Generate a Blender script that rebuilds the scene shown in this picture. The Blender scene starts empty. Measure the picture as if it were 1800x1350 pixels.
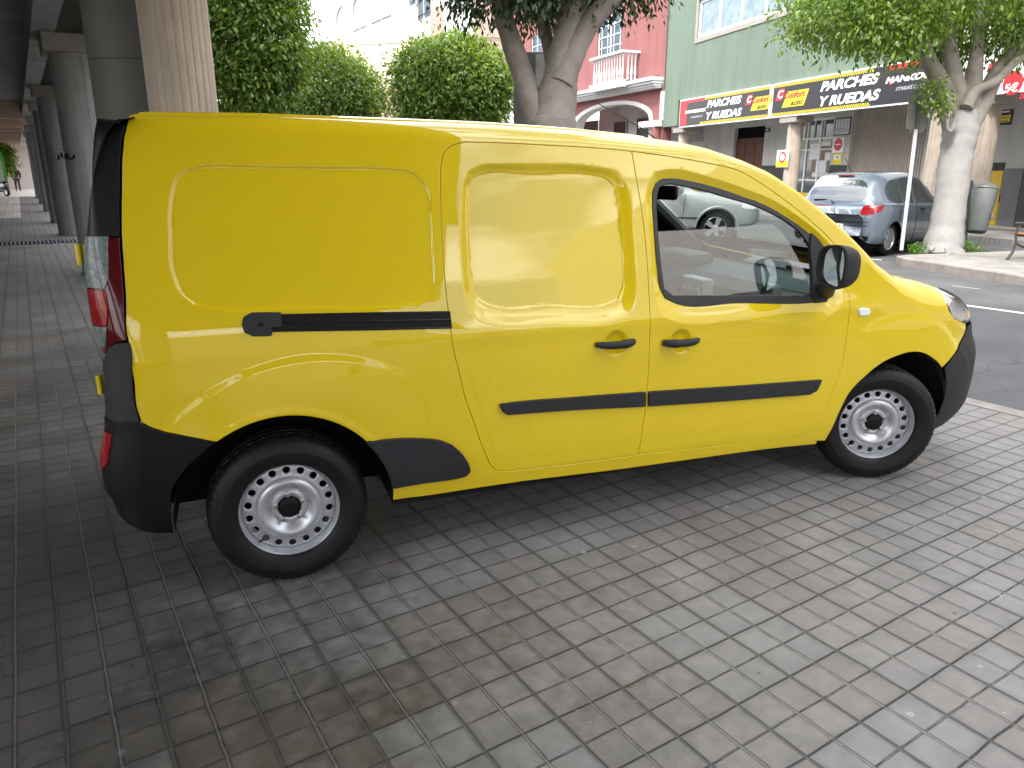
import bpy, bmesh, math, random
import numpy as np
from mathutils import Vector, Matrix, geometry
PI = math.pi
C = bpy.context.scene.collection
# ------------------------------------------------------------------ camera (measured from the wheels and paving)
CAM = np.array([-0.1012, -2.8425, 1.6366]); YAW, PITCH, ROLL, FPX = -0.350714, 0.282459, -0.000626, 1307.47
def cam_axes():
    cy, sy = math.cos(YAW), math.sin(YAW); cp, sp = math.cos(PITCH), math.sin(PITCH)
    f = np.array([-sy*cp, cy*cp, -sp]); r = np.array([cy, sy, 0.]); d = np.cross(f, r)
    cr, sr = math.cos(ROLL), math.sin(ROLL)
    return cr*r+sr*d, -sr*r+cr*d, f
AR, AD, AF = cam_axes()
cd = bpy.data.cameras.new('camera'); cam = bpy.data.objects.new('camera', cd); C.objects.link(cam)
cam.matrix_world = Matrix(((AR[0], -AD[0], -AF[0], CAM[0]), (AR[1], -AD[1], -AF[1], CAM[1]), (AR[2], -AD[2], -AF[2], CAM[2]), (0, 0, 0, 1)))
cd.sensor_width = 36; cd.lens = FPX/1800*36; cd.clip_start = 0.05; cd.clip_end = 3000
bpy.context.scene.camera = cam
sc = bpy.context.scene
sc.view_settings.view_transform = 'Standard'; sc.view_settings.look = 'None'; sc.view_settings.gamma = 1
sc.view_settings.exposure = 1.98
# ------------------------------------------------------------------ sky and sun
SUN_EL, SUN_AZ = math.radians(52), math.radians(213)     # direction towards the sun, ccw from +X
wd = bpy.data.worlds.new('World'); sc.world = wd; wd.use_nodes = True
nt = wd.node_tree; nt.nodes.clear()
wo = nt.nodes.new('ShaderNodeOutputWorld'); bg = nt.nodes.new('ShaderNodeBackground')
sky = nt.nodes.new('ShaderNodeTexSky'); sky.sky_type = 'NISHITA'; sky.sun_disc = False
sky.sun_elevation = SUN_EL; sky.sun_rotation = math.radians(90)-SUN_AZ; sky.air_density = 1.0; sky.dust_density = 2.0
tc = nt.nodes.new('ShaderNodeTexCoord'); mp = nt.nodes.new('ShaderNodeMapping'); mp.inputs['Scale'].default_value = (2.2, 2.2, 6.0)
nz = nt.nodes.new('ShaderNodeTexNoise'); nz.inputs['Scale'].default_value = 1.7; nz.inputs['Detail'].default_value = 7; nz.inputs['Roughness'].default_value = .55
rp = nt.nodes.new('ShaderNodeValToRGB'); rp.color_ramp.elements[0].position = .40; rp.color_ramp.elements[1].position = .55
nz2 = nt.nodes.new('ShaderNodeTexNoise'); nz2.inputs['Scale'].default_value = 1.1; nz2.inputs['Detail'].default_value = 5
rp2 = nt.nodes.new('ShaderNodeValToRGB'); rp2.color_ramp.elements[0].position = .38; rp2.color_ramp.elements[1].position = .64
rp2.color_ramp.elements[0].color = (6.6, 6.55, 6.55, 1); rp2.color_ramp.elements[1].color = (12.4, 12.0, 11.5, 1)
mx = nt.nodes.new('ShaderNodeMixRGB')
L = nt.links.new
L(tc.outputs['Generated'], mp.inputs['Vector']); L(mp.outputs[0], nz.inputs['Vector']); L(mp.outputs[0], nz2.inputs['Vector'])
L(nz.outputs['Fac'], rp.inputs[0]); L(nz2.outputs['Fac'], rp2.inputs[0]); L(rp.outputs[0], mx.inputs[0]); L(sky.outputs[0], mx.inputs[1]); L(rp2.outputs[0], mx.inputs[2])
sz = nt.nodes.new('ShaderNodeSeparateXYZ'); zr = nt.nodes.new('ShaderNodeMapRange'); zr.inputs[1].default_value = 0; zr.inputs[2].default_value = 1; zr.inputs[3].default_value = .62; zr.inputs[4].default_value = 1.35
zm = nt.nodes.new('ShaderNodeVectorMath'); zm.operation = 'SCALE'; L(tc.outputs['Generated'], sz.inputs[0]); L(sz.outputs[2], zr.inputs[0]); L(mx.outputs[0], zm.inputs[0]); L(zr.outputs[0], zm.inputs['Scale'])   # overcast skies are brighter overhead
L(zm.outputs[0], bg.inputs['Color']); bg.inputs['Strength'].default_value = .15; L(bg.outputs[0], wo.inputs['Surface'])
sl = bpy.data.lights.new('sun', 'SUN'); sun = bpy.data.objects.new('sun', sl); C.objects.link(sun)
sl.energy = 1.25; sl.angle = math.radians(6); sl.color = (1, .95, .86)
sd = Vector((math.cos(SUN_EL)*math.cos(SUN_AZ), math.cos(SUN_EL)*math.sin(SUN_AZ), math.sin(SUN_EL)))
sun.rotation_euler = sd.to_track_quat('Z', 'Y').to_euler()
# ------------------------------------------------------------------ projection helpers
def ray(px, py):
    return (px-900)/FPX*AR+(py-675)/FPX*AD+AF
def at_z(px, py, z=0.):
    d = ray(px, py); return CAM+(z-CAM[2])/d[2]*d
def at_plane(px, py, P, n):
    d = ray(px, py); P = np.asarray(P, float); n = np.asarray(n, float)
    return CAM+((P-CAM)@n)/(d@n)*d
def at_d(px, py, dist):
    d = ray(px, py); return CAM+d*dist
def project(P):
    q = np.asarray(P)-CAM
    w = q@AF
    return np.stack([900+FPX*(q@AR)/w, 675+FPX*(q@AD)/w], -1)
# ------------------------------------------------------------------ materials
MATS = {}
def mat(name, col, rough=.5, metal=0, coat=0, spec=.5, var=.0, vscale=4., bump=0., bscale=60., trans=0, emit=None, ior=1.45, rvar=0.):
    if name in MATS: return MATS[name]
    m = bpy.data.materials.new(name); m.use_nodes = True; nt = m.node_tree; b = nt.nodes['Principled BSDF']
    b.inputs['Base Color'].default_value = (*col, 1); b.inputs['Roughness'].default_value = rough; b.inputs['Metallic'].default_value = metal
    b.inputs['Coat Weight'].default_value = coat; b.inputs['Coat Roughness'].default_value = .02; b.inputs['Coat IOR'].default_value = 1.62; b.inputs['Specular IOR Level'].default_value = spec
    b.inputs['IOR'].default_value = ior; b.inputs['Transmission Weight'].default_value = trans
    if emit: b.inputs['Emission Color'].default_value = (*emit[0], 1); b.inputs['Emission Strength'].default_value = emit[1]
    if var or bump or rvar:
        t = nt.nodes.new('ShaderNodeTexCoord'); n = nt.nodes.new('ShaderNodeTexNoise'); n.inputs['Scale'].default_value = vscale; n.inputs['Detail'].default_value = 6; n.inputs['Roughness'].default_value = .6
        nt.links.new(t.outputs['Object'], n.inputs['Vector'])
        if var:
            r = nt.nodes.new('ShaderNodeMapRange'); r.inputs[1].default_value = .25; r.inputs[2].default_value = .75; r.inputs[3].default_value = 1-var; r.inputs[4].default_value = 1+var
            h = nt.nodes.new('ShaderNodeVectorMath'); h.operation = 'SCALE'; h.inputs[0].default_value = col
            nt.links.new(n.outputs['Fac'], r.inputs[0]); nt.links.new(r.outputs[0], h.inputs['Scale']); nt.links.new(h.outputs[0], b.inputs['Base Color'])
        if rvar:
            r = nt.nodes.new('ShaderNodeMapRange'); r.inputs[1].default_value = .3; r.inputs[2].default_value = .7; r.inputs[3].default_value = max(0, rough-rvar); r.inputs[4].default_value = rough+rvar
            nt.links.new(n.outputs['Fac'], r.inputs[0]); nt.links.new(r.outputs[0], b.inputs['Roughness'])
        if bump:
            n2 = nt.nodes.new('ShaderNodeTexNoise'); n2.inputs['Scale'].default_value = bscale; n2.inputs['Detail'].default_value = 5
            bp = nt.nodes.new('ShaderNodeBump'); bp.inputs['Strength'].default_value = bump; bp.inputs['Distance'].default_value = .01
            nt.links.new(t.outputs['Object'], n2.inputs['Vector']); nt.links.new(n2.outputs['Fac'], bp.inputs['Height']); nt.links.new(bp.outputs[0], b.inputs['Normal'])
    MATS[name] = m; return m
def weather(m, amt=.25, sx=2.2, sz=.25, seed=0.):
    """rain streaks and blotches in a wall's own colour"""
    nt = m.node_tree; b = nt.nodes['Principled BSDF']; t = nt.nodes.new('ShaderNodeNewGeometry'); mp = nt.nodes.new('ShaderNodeMapping'); mp.inputs['Scale'].default_value = (sx, sx, sz); mp.inputs['Location'].default_value = (seed, seed, 0)
    n = nt.nodes.new('ShaderNodeTexNoise'); n.inputs['Scale'].default_value = 1.6; n.inputs['Detail'].default_value = 7; n.inputs['Roughness'].default_value = .65; r = nt.nodes.new('ShaderNodeMapRange'); r.inputs[1].default_value = .35; r.inputs[2].default_value = .7; r.inputs[3].default_value = 1.05; r.inputs[4].default_value = 1-amt
    v = nt.nodes.new('ShaderNodeVectorMath'); v.operation = 'SCALE'; nt.links.new(t.outputs['Position'], mp.inputs[0]); nt.links.new(mp.outputs[0], n.inputs['Vector']); nt.links.new(n.outputs['Fac'], r.inputs[0]); nt.links.new(r.outputs[0], v.inputs['Scale'])
    l = b.inputs['Base Color'].links
    if l: nt.links.new(l[0].from_socket, v.inputs[0])
    else: v.inputs[0].default_value = b.inputs['Base Color'].default_value[:3]
    nt.links.new(v.outputs[0], b.inputs['Base Color']); return m
def glass(name, tint=(.8, .9, .88), alpha=.12, rough=0.0):
    """thin pane: mirror reflection by fresnel over a tinted see-through layer"""
    if name in MATS: return MATS[name]
    m = bpy.data.materials.new(name); m.use_nodes = True; nt = m.node_tree; nt.nodes.clear()
    o = nt.nodes.new('ShaderNodeOutputMaterial'); g = nt.nodes.new('ShaderNodeBsdfGlossy'); g.inputs['Roughness'].default_value = rough
    t = nt.nodes.new('ShaderNodeBsdfTransparent'); t.inputs[0].default_value = (*tint, 1)
    lw = nt.nodes.new('ShaderNodeLayerWeight'); lw.inputs[0].default_value = .5; pw = nt.nodes.new('ShaderNodeMath'); pw.operation = 'POWER'; pw.inputs[1].default_value = 5; nt.links.new(lw.outputs['Facing'], pw.inputs[0]); f = nt.nodes.new('ShaderNodeMath'); f.operation = 'MULTIPLY_ADD'; f.inputs[1].default_value = .96; f.inputs[2].default_value = .045; nt.links.new(pw.outputs[0], f.inputs[0])
    a = nt.nodes.new('ShaderNodeMath'); a.operation = 'MULTIPLY_ADD'; a.inputs[1].default_value = 2.0; a.inputs[2].default_value = alpha; a.use_clamp = True
    mx = nt.nodes.new('ShaderNodeMixShader')
    nt.links.new(f.outputs[0], a.inputs[0]); nt.links.new(a.outputs[0], mx.inputs[0]); nt.links.new(t.outputs[0], mx.inputs[1]); nt.links.new(g.outputs[0], mx.inputs[2]); nt.links.new(mx.outputs[0], o.inputs[0])
    MATS[name] = m; return m
# ------------------------------------------------------------------ object helpers
def tag(o, label=None, cat=None, group=None, kind=None):
    if label: o['label'] = label
    if cat: o['category'] = cat
    if group: o['group'] = group
    if kind: o['kind'] = kind
    return o
def empty(name, loc, label, cat, group=None, rz=0):
    o = bpy.data.objects.new(name, None); C.objects.link(o); o.location = loc; o.rotation_euler = (0, 0, rz); o.empty_display_size = .2
    return tag(o, label, cat, group)
def link(name, me, m, parent=None):
    o = bpy.data.objects.new(name, me); C.objects.link(o)
    if m is not None:
        for k in (m if isinstance(m, (list, tuple)) else [m]): me.materials.append(k)
    if parent is not None: o.parent = parent
    return o
def put(name, V, F, m, parent=None, smooth=False, normals=None, local=None):
    """mesh object from world coordinates; local = world origin subtracted (for parented objects the parent's place)"""
    V = np.asarray(V, float)
    if parent is not None and local is None: 
        Mi = np.array(world_of(parent).inverted()); V = V@Mi[:3, :3].T+Mi[:3, 3]
        if normals is not None: normals = np.asarray(normals)@Mi[:3, :3].T
    me = bpy.data.meshes.new(name); me.from_pydata([tuple(v) for v in V], [], [tuple(int(i) for i in f) for f in F]); me.update()
    if smooth: me.polygons.foreach_set('use_smooth', [True]*len(me.polygons))
    if normals is not None: me.normals_split_custom_set_from_vertices([tuple(n) for n in normals])
    return link(name, me, m, parent)
def world_of(o):
    M = Matrix.Identity(4)
    while o is not None:
        M = Matrix.Translation(o.location)@o.rotation_euler.to_matrix().to_4x4()@M; o = o.parent
    return M
class MB:
    """collects simple solids in a local frame and links them as one mesh"""
    def __init__(s): s.bm = bmesh.new()
    def box(s, x0, x1, y0, y1, z0, z1, bev=0., rot=None, at=None):
        r = bmesh.ops.create_cube(s.bm, size=1); vs = r['verts']
        for v in vs: v.co = Vector(((x0+x1)/2+v.co.x*(x1-x0), (y0+y1)/2+v.co.y*(y1-y0), (z0+z1)/2+v.co.z*(z1-z0)))
        if bev:
            es = list({e for v in vs for e in v.link_edges})
            r = bmesh.ops.bevel(s.bm, geom=es, offset=bev, segments=2, affect='EDGES', profile=.5); vs = list(set(r['verts']) | {v for v in vs if v.is_valid})
        if rot is not None or at is not None:
            M = (Matrix.Translation(at) if at is not None else Matrix.Identity(4))@(rot if rot is not None else Matrix.Identity(4))
            for v in vs: v.co = M@v.co
        return s
    def cyl(s, p, q, r0, r1=None, n=16, caps=True):
        p, q = Vector(p), Vector(q); r1 = r0 if r1 is None else r1; d = q-p
        M = Matrix.Translation((p+q)/2)@d.to_track_quat('Z', 'Y').to_matrix().to_4x4()
        bmesh.ops.create_cone(s.bm, segments=n, radius1=r0, radius2=r1, depth=d.length, cap_ends=caps, matrix=M); return s
    def tube(s, pts, r, n=8, closed=False):
        pts = [Vector(p) for p in pts]; rs = r if isinstance(r, (list, tuple)) else [r]*len(pts); rings = []; N = len(pts)
        up = None
        for i, p in enumerate(pts):
            a = pts[(i-1) % N] if (closed or i > 0) else p; b = pts[(i+1) % N] if (closed or i < N-1) else p
            t = (b-a).normalized()
            if up is None: up = t.orthogonal().normalized()
            up = (up-t*up.dot(t)).normalized(); w = t.cross(up)
            rings.append([s.bm.verts.new(p+(up*math.cos(2*PI*k/n)+w*math.sin(2*PI*k/n))*rs[i]) for k in range(n)])
        for i in range(N if closed else N-1):
            A, B = rings[i], rings[(i+1) % N]
            for k in range(n): s.bm.faces.new((A[k], A[(k+1) % n], B[(k+1) % n], B[k]))
        if not closed:
            s.bm.faces.new(rings[0][::-1]); s.bm.faces.new(rings[-1])
        return s
    def lathe(s, prof, n=48, axis='Z', M=None):
        """prof list of (r, h) turned about axis"""
        rings = []
        for r, h in prof:
            if r < 1e-6: rings.append([s.bm.verts.new((0, 0, h))]); continue
            rings.append([s.bm.verts.new((r*math.cos(2*PI*k/n), r*math.sin(2*PI*k/n), h)) for k in range(n)])
        for A, B in zip(rings, rings[1:]):
            for k in range(n):
                a, b, c, d = A[k % len(A)], A[(k+1) % len(A)], B[(k+1) % len(B)], B[k % len(B)]
                f = [a]; [f.append(x) for x in (b, c, d) if x not in f]
                if len(f) > 2: s.bm.faces.new(f)
        if M is None and axis == 'Y': M = Matrix.Rotation(PI/2, 4, 'X')
        if M is not None:
            for R_ in rings:
                for v in R_: v.co = M@v.co
        return s
    def prism(s, pts, d, M=None):
        """polygon pts (x,z) in the XZ plane, extruded from y=0 to y=d"""
        a = [s.bm.verts.new((x, 0, z)) for x, z in pts]; b = [s.bm.verts.new((x, d, z)) for x, z in pts]; n = len(pts)
        s.bm.faces.new(a); s.bm.faces.new(b[::-1])
        for i in range(n): s.bm.faces.new((a[(i+1) % n], a[i], b[i], b[(i+1) % n]))
        if M is not None:
            for v in a+b: v.co = M@v.co
        return s
    def quad(s, a, b, c, d): s.bm.faces.new([s.bm.verts.new(x) for x in (a, b, c, d)]); return s
    def build(s, name, m, parent=None, smooth=False, loc=None, rot=None, ang=None):
        bmesh.ops.recalc_face_normals(s.bm, faces=s.bm.faces)
        me = bpy.data.meshes.new(name)
        if smooth:
            for f in s.bm.faces: f.smooth = True
            a = math.radians(ang or 40)
            for e in s.bm.edges:
                if len(e.link_faces) == 2 and e.calc_face_angle(0) > a: e.smooth = False
        s.bm.to_mesh(me); s.bm.free(); o = link(name, me, m, parent)
        if loc is not None: o.location = loc
        if rot is not None: o.rotation_euler = rot
        return o
def copy_tree(o, parent=None):
    c = o.copy(); C.objects.link(c); c.parent = parent
    for ch in list(o.children): copy_tree(ch, c)
    return c
def pip(P, poly):
    """points in polygon"""
    x, y = P[:, 0], P[:, 1]; ins = np.zeros(len(P), bool); n = len(poly)
    for i in range(n):
        x0, y0 = poly[i]; x1, y1 = poly[(i+1) % n]
        if y0 == y1: continue
        c = (y0 > y) != (y1 > y); ins ^= c & (x < (x1-x0)*(y-y0)/(y1-y0)+x0)
    return ins
def pdist(P, poly, closed=True):
    d = np.full(len(P), 1e9); n = len(poly)
    for i in range(n if closed else n-1):
        a = poly[i]; b = poly[(i+1) % n]; ab = b-a; t = np.clip(((P-a)@ab)/max(ab@ab, 1e-12), 0, 1)
        d = np.minimum(d, np.linalg.norm(P-(a+t[:, None]*ab), axis=1))
    return d
def sdist(P, poly): return np.where(pip(P, poly), -1, 1)*pdist(P, poly)
def smooth01(t): t = np.clip(t, 0, 1); return t*t*(3-2*t)
def spline(pts, step=.012, closed=True, corner=32.):
    """Catmull-Rom through pts, keeping corners sharper than `corner` degrees"""
    P = np.asarray(pts, float); n = len(P); out = []
    def ang(i):
        if not closed and i in (0, n-1): return 180
        a = P[i]-P[(i-1) % n]; b = P[(i+1) % n]-P[i]
        return math.degrees(math.acos(np.clip(a@b/(np.linalg.norm(a)*np.linalg.norm(b)+1e-12), -1, 1)))
    sharp = [ang(i) > corner for i in range(n)]
    for i in range(n if closed else n-1):
        p1, p2 = P[i], P[(i+1) % n]; L_ = np.linalg.norm(p2-p1)
        p0 = P[(i-1) % n] if not sharp[i] else p1-(p2-p1); p3 = P[(i+2) % n] if not sharp[(i+1) % n] else p2+(p2-p1)
        d0, d1, d2 = max(np.linalg.norm(p1-p0), 1e-6), max(L_, 1e-6), max(np.linalg.norm(p3-p2), 1e-6)
        m1 = ((p2-p1)/d1*d0+(p1-p0)/d0*d1)/(d0+d1)*d1; m2 = ((p3-p2)/d2*d1+(p2-p1)/d1*d2)/(d1+d2)*d1
        k = max(1, int(math.ceil(L_/step)))
        for j in range(k):
            t = j/k; out.append((2*t**3-3*t**2+1)*p1+(t**3-2*t*t+t)*m1+(-2*t**3+3*t*t)*p2+(t**3-t*t)*m2)
    if not closed: out.append(P[-1])
    return np.array(out)
def inset(poly, d):
    """move a closed outline inwards by d"""
    P = np.asarray(poly); A = np.sum(P[:, 0]*np.roll(P[:, 1], -1)-np.roll(P[:, 0], -1)*P[:, 1])
    e0 = P-np.roll(P, 1, 0); e1 = np.roll(P, -1, 0)-P
    n0 = np.stack([-e0[:, 1], e0[:, 0]], 1); n1 = np.stack([-e1[:, 1], e1[:, 0]], 1)
    n0 /= np.linalg.norm(n0, axis=1)[:, None]+1e-12; n1 /= np.linalg.norm(n1, axis=1)[:, None]+1e-12
    b = n0+n1; b /= np.maximum(np.linalg.norm(b, axis=1)[:, None], 1e-6); k = 1/np.maximum((b*n0).sum(1), .5)
    return P+(d if A > 0 else -d)*b*k[:, None]
# ================================================================== THE VAN: one swept skin S(u, v), u along, v up and over
HW = .9145
_z = np.linspace(0, 2.4, 481)
_tb = np.interp(_z, [0, .2, .28, .36, .45, .6, .85, .97, 1.06, 1.2, 1.4, 1.6, 1.8, 2.4], [.09, .05, .025, .010, .003, 0, .002, .010, .024, .052, .100, .152, .21, .42])
def _gs(a, n=7):
    k = np.exp(-np.linspace(-2, 2, 2*n+1)**2); k /= k.sum(); return np.convolve(np.pad(a, n, 'edge'), k, 'valid')
_tb = _gs(_tb); _tbs = np.gradient(_tb, _z)
_U = np.linspace(-1.6, 4.9, 1301)
_T = _gs(np.interp(_U, [-1.6, -.62, -.5, -.42, -.3, 0, .3, .62, .96, 1.3, 1.6, 1.84, 2.0, 2.15, 2.3, 2.45, 2.575, 2.69, 2.8, 2.93, 3.06, 3.22, 3.38, 3.5, 3.6, 3.7, 3.8, 3.95, 4.1, 4.9],
    [1.80, 1.81, 1.815, 1.818, 1.822, 1.826, 1.822, 1.818, 1.812, 1.797, 1.776, 1.748, 1.719, 1.677, 1.622, 1.540, 1.456, 1.372, 1.288, 1.180, 1.112, 1.078, 1.052, 1.036, 1.022, 1.006, .990, .972, .955, .92]), 8)
_Rr = _gs(np.interp(_U, [-1.6, 0, 1.6, 2.1, 2.7, 2.95, 3.2, 4.9], [.10, .10, .10, .06, .05, .09, .17, .17]), 10)
# plan curve (x, y) against arc length u
def _plan():
    t = np.linspace(0, 1, 4000)**.7; x = 3.1+.905*t; y = .9*(1-np.clip(1-t**3.5, 0, 1)**(1/3.5)); s = 3.1+np.concatenate([[0], np.cumsum(np.hypot(np.diff(x), np.diff(y)))])
    th = np.linspace(0, PI/2, 200); xr = -.46-.145*np.sin(th); yr = .145*(1-np.cos(th)); sr = -.46-.145*th
    X = np.concatenate([[-.605], xr[::-1], [3.1-1e-6], x]); Y = np.concatenate([[.9145], yr[::-1], [0], y]); S_ = np.concatenate([[sr[-1]-.7695], sr[::-1], [3.1-1e-6], s])
    g = np.linspace(S_[0], S_[-1], 3000); X = np.interp(g, S_, X); Y = np.interp(g, S_, Y); Y = _gs(Y, 12); X = _gs(X, 12)
    dx = np.gradient(X, g); dy = np.gradient(Y, g); l = np.hypot(dx, dy); return g, X, Y, -dy/l, dx/l
_pg, _px, _py, _pnx, _pny = _plan()
_lz = [0, .29, .325, .37, .425, .485, .57, .634, .70, .78, .9, 1.16, 1.3, 1.37, 1.41, 1.46, 1.53, 1.6, 1.67, 1.74, 1.80]
_lr = [-.02, -.02, -.02, -.025, -.03, -.05, -.045, -.032, -.016, -.006, 0, 0, .003, .012, .02, .031, .046, .065, .09, .12, .15]
_fz = [0, .17, .227, .28, .34, .5, .62, .68, .72, .76, .82, .88, .93, 1.0, 1.1]
_fl = [-.3, -.2, -.07, -.025, 0, 0, -.005, -.025, -.05, -.07, -.08, -.09, -.10, -.12, -.14]
RELIEF = []                                              # functions (Q uv, z) -> outward offset
def S(Q, e=0., relief=True):
    Q = np.asarray(Q, float); u, v = Q[:, 0], Q[:, 1]
    T = np.interp(u, _U, _T); r = np.interp(u, _U, _Rr)
    v0 = T-.8*r
    for _ in range(3):
        al = np.arctan(np.interp(v0, _z, _tbs)); v0 = T-r*(1-np.sin(al))
    al = np.arctan(np.interp(v0, _z, _tbs)); c0 = np.interp(v0, _z, _tb)
    th = np.clip((v-v0)/r, 0, PI/2-al); rest = np.maximum(0, v-v0-r*(PI/2-al))
    z = np.where(v < v0, v, v0+r*(np.sin(al+th)-np.sin(al)))
    c = np.where(v < v0, np.interp(v, _z, _tb), c0+r*(np.cos(al)-np.cos(al+th)))
    cm = c0+r*np.cos(al); c = c+rest; k = np.clip((HW-c)/np.maximum(HW-cm, .05), 0, 1); z = z+np.where(rest > 0, .028*(1-k*k), 0)
    ee = np.zeros(len(u))+e
    if relief:
        for f in RELIEF: ee = ee+f(Q)
    a = np.where(v < v0, np.arctan(np.interp(v, _z, _tbs)), al+th)      # lean of the surface normal
    c = c-ee*np.cos(a); z = z+ee*np.sin(a)
    px, py = np.interp(u, _pg, _px), np.interp(u, _pg, _py); nx, ny = np.interp(u, _pg, _pnx), np.interp(u, _pg, _pny)
    wr = smooth01((-.15-u)/.33); wf = smooth01((u-3.2)/.5)
    x = px+nx*c+wr*(np.interp(z, _lz, _lr)-np.interp(np.minimum(z, 1.80), _z, _tb)*smooth01((z-.95)/.15))+wf*np.interp(z, _fz, _fl)
    return np.stack([x, py+ny*c, z], 1)
def SN(Q, e=0., relief=True, h=.0015):
    Q = np.asarray(Q, float); a = S(Q+[h, 0], e, relief)-S(Q-[h, 0], e, relief); b = S(Q+[0, h], e, relief)-S(Q-[0, h], e, relief)
    n = np.cross(a, b); return n/np.maximum(np.linalg.norm(n, axis=1)[:, None], 1e-9)
def uv(pts, guess_y=.08):
    """photo measurements (px) -> (u, v) on the skin"""
    out = []
    for p in pts:
        d = ray(*p); g = CAM+(guess_y-CAM[1])/d[1]*d; q = np.array([min(g[0], 3.75), g[2]])
        for it in range(25):
            f = project(S([q], relief=False))[0]-p; h = 1e-4
            J = np.stack([(project(S([q+[h, 0]], relief=False))[0]-p-f)/h, (project(S([q+[0, h]], relief=False))[0]-p-f)/h], 1)
            dq = np.linalg.lstsq(J.T@J+1e-1*np.eye(2), -J.T@f, rcond=None)[0]; m = np.linalg.norm(dq)
            q = q+dq*min(1, .08/max(m, 1e-9))
            if m < 1e-6: break
        out.append(q)
    return np.array(out)
def vtop(u, deg=80):
    u = np.atleast_1d(np.asarray(u, float)); T = np.interp(u, _U, _T); r = np.interp(u, _U, _Rr); v0 = T-.8*r
    for _ in range(3): al = np.arctan(np.interp(v0, _z, _tbs)); v0 = T-r*(1-np.sin(al))
    return v0+r*(math.radians(deg)-al)
def top_line(us, deg=80): return np.stack([us, vtop(us, deg)], 1)

# ---- photo-measured outlines on the right flank (px)
T_ = {}
T_['rear_edge'] = uv([(222, 222), (217, 245), (215, 267), (213.5, 333), (213, 400), (216.7, 467), (221, 533), (226, 600), (231.7, 650), (235, 667), (241.7, 723), (248, 742)])
T_['bump_top'] = uv([(266.7, 752), (320, 764), (378, 773)])
T_['arch_r'] = np.array([(0+.415*math.cos(a), .312+.415*math.sin(a)) for a in np.radians(np.linspace(124.5, 3, 26))])
T_['sill_bottom'] = uv([(681, 881), (745, 872), (839, 858), (900, 849), (1100, 824), (1200, 810), (1382, 786), (1434, 781)])
T_['fender_bottom'] = uv([(1399, 768), (1437, 775)])
T_['arch_f'] = np.vstack([uv([(1450, 775), (1460, 758), (1477, 721), (1493, 690), (1516, 663), (1545, 638), (1572, 625), (1597, 618), (1618, 619), (1634, 627), (1645, 636), (1652, 645)])])
T_['fb_edge'] = uv([(1667.6, 630), (1680, 615), (1690, 596.6), (1696, 584), (1697, 576)])
T_['sd'] = uv([(774.5, 323), (775, 292), (779.6, 270.5), (790.5, 258), (809, 251), (843, 250.5), (968, 255.5), (1060, 261), (1110.5, 266)])
T_['sd_left'] = uv([(774.5, 323), (775.5, 385.6), (781, 479), (789, 553.6), (796.7, 612.7), (806, 650), (818, 700), (830.6, 736), (844, 775), (855.6, 803), (864, 819), (872, 826), (883, 828), (933, 823.6), (1010, 815), (1100, 803), (1122, 799.5)])
T_['split'] = uv([(1110.5, 266), (1117, 304.7), (1128, 370), (1136.5, 448), (1140.5, 510), (1142, 588), (1140, 650), (1135, 713), (1128.5, 760), (1122, 799.5)])
T_['fd_top'] = uv([(1110.5, 266), (1183, 276), (1240, 286), (1298, 300), (1340, 324), (1376, 349), (1407, 373), (1436, 398), (1451, 412), (1467, 430), (1480, 458), (1489, 500)])
T_['fd_front'] = uv([(1489, 500), (1492, 527), (1492.3, 547), (1490, 578), (1486.3, 605), (1480.5, 638), (1470.5, 669), (1460, 698), (1447.7, 727), (1433, 752), (1418.7, 762.6), (1399, 768)])
T_['fd_bottom'] = uv([(1399, 768), (1300, 779), (1200, 791), (1122, 799.5)])
T_['window'] = uv([(1152, 333), (1156.7, 321), (1166.7, 314.4), (1182, 313), (1218, 318), (1262, 329), (1306.7, 344), (1351, 361), (1384, 380), (1413, 400), (1435, 418), (1452, 440), (1462, 470), (1464, 505), (1455, 529), (1440, 531), (1300, 532), (1191, 532), (1173, 523), (1165, 507), (1159, 467), (1153.5, 400), (1151, 356)])
T_['pane_in'] = uv([(1157, 347), (1161, 327), (1173, 321.5), (1207, 325), (1240, 332), (1273, 342), (1340, 363), (1384, 386), (1416, 413), (1427, 430), (1430, 470), (1430.5, 520), (1300, 520), (1186, 520), (1170, 507), (1163.5, 456), (1158, 389)])
T_['sd_pane'] = uv([(823, 323), (834, 308), (852.7, 302), (936.7, 303), (1045.6, 304.7), (1070.5, 311.5), (1084.5, 326.5), (1090.7, 360.7), (1097, 448), (1098, 504), (1090, 525), (1073.6, 533), (968, 536.5), (859, 534), (840, 523), (832, 494.5), (826, 432)])
T_['sd_scoop'] = uv([(812, 330), (820, 301), (842, 288), (880, 286), (1040, 290), (1086, 297), (1104.7, 325), (1114, 401), (1120, 479), (1119, 535), (1108, 560), (1076.7, 572), (968, 576), (874.5, 577), (840, 567), (821, 543), (810.7, 479), (808, 386)])
T_['fd_scoop'] = uv([(1141, 320), (1150, 302), (1180, 297), (1250, 312), (1310, 332), (1360, 352), (1400, 378), (1440, 410), (1472, 450), (1482, 500), (1478, 540), (1455, 557), (1300, 563), (1187, 566), (1163, 556), (1150, 520), (1144, 430)])
T_['q_panel'] = uv([(299, 414), (298, 375), (303.5, 336), (309.5, 315), (323, 300), (350, 293.4), (440, 292.5), (560, 294.6), (680, 297), (719, 301.5), (740, 315), (752, 333), (756.5, 375), (761, 450), (761.6, 504), (755, 522), (740, 531), (710, 535.5), (530, 540), (380, 541.5), (344, 535.5), (320, 516), (306.5, 486)])
T_['rail'] = uv([(488, 552), (640, 549), (791, 546.6), (794, 577.5), (640, 581), (476, 583.5)])
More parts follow.
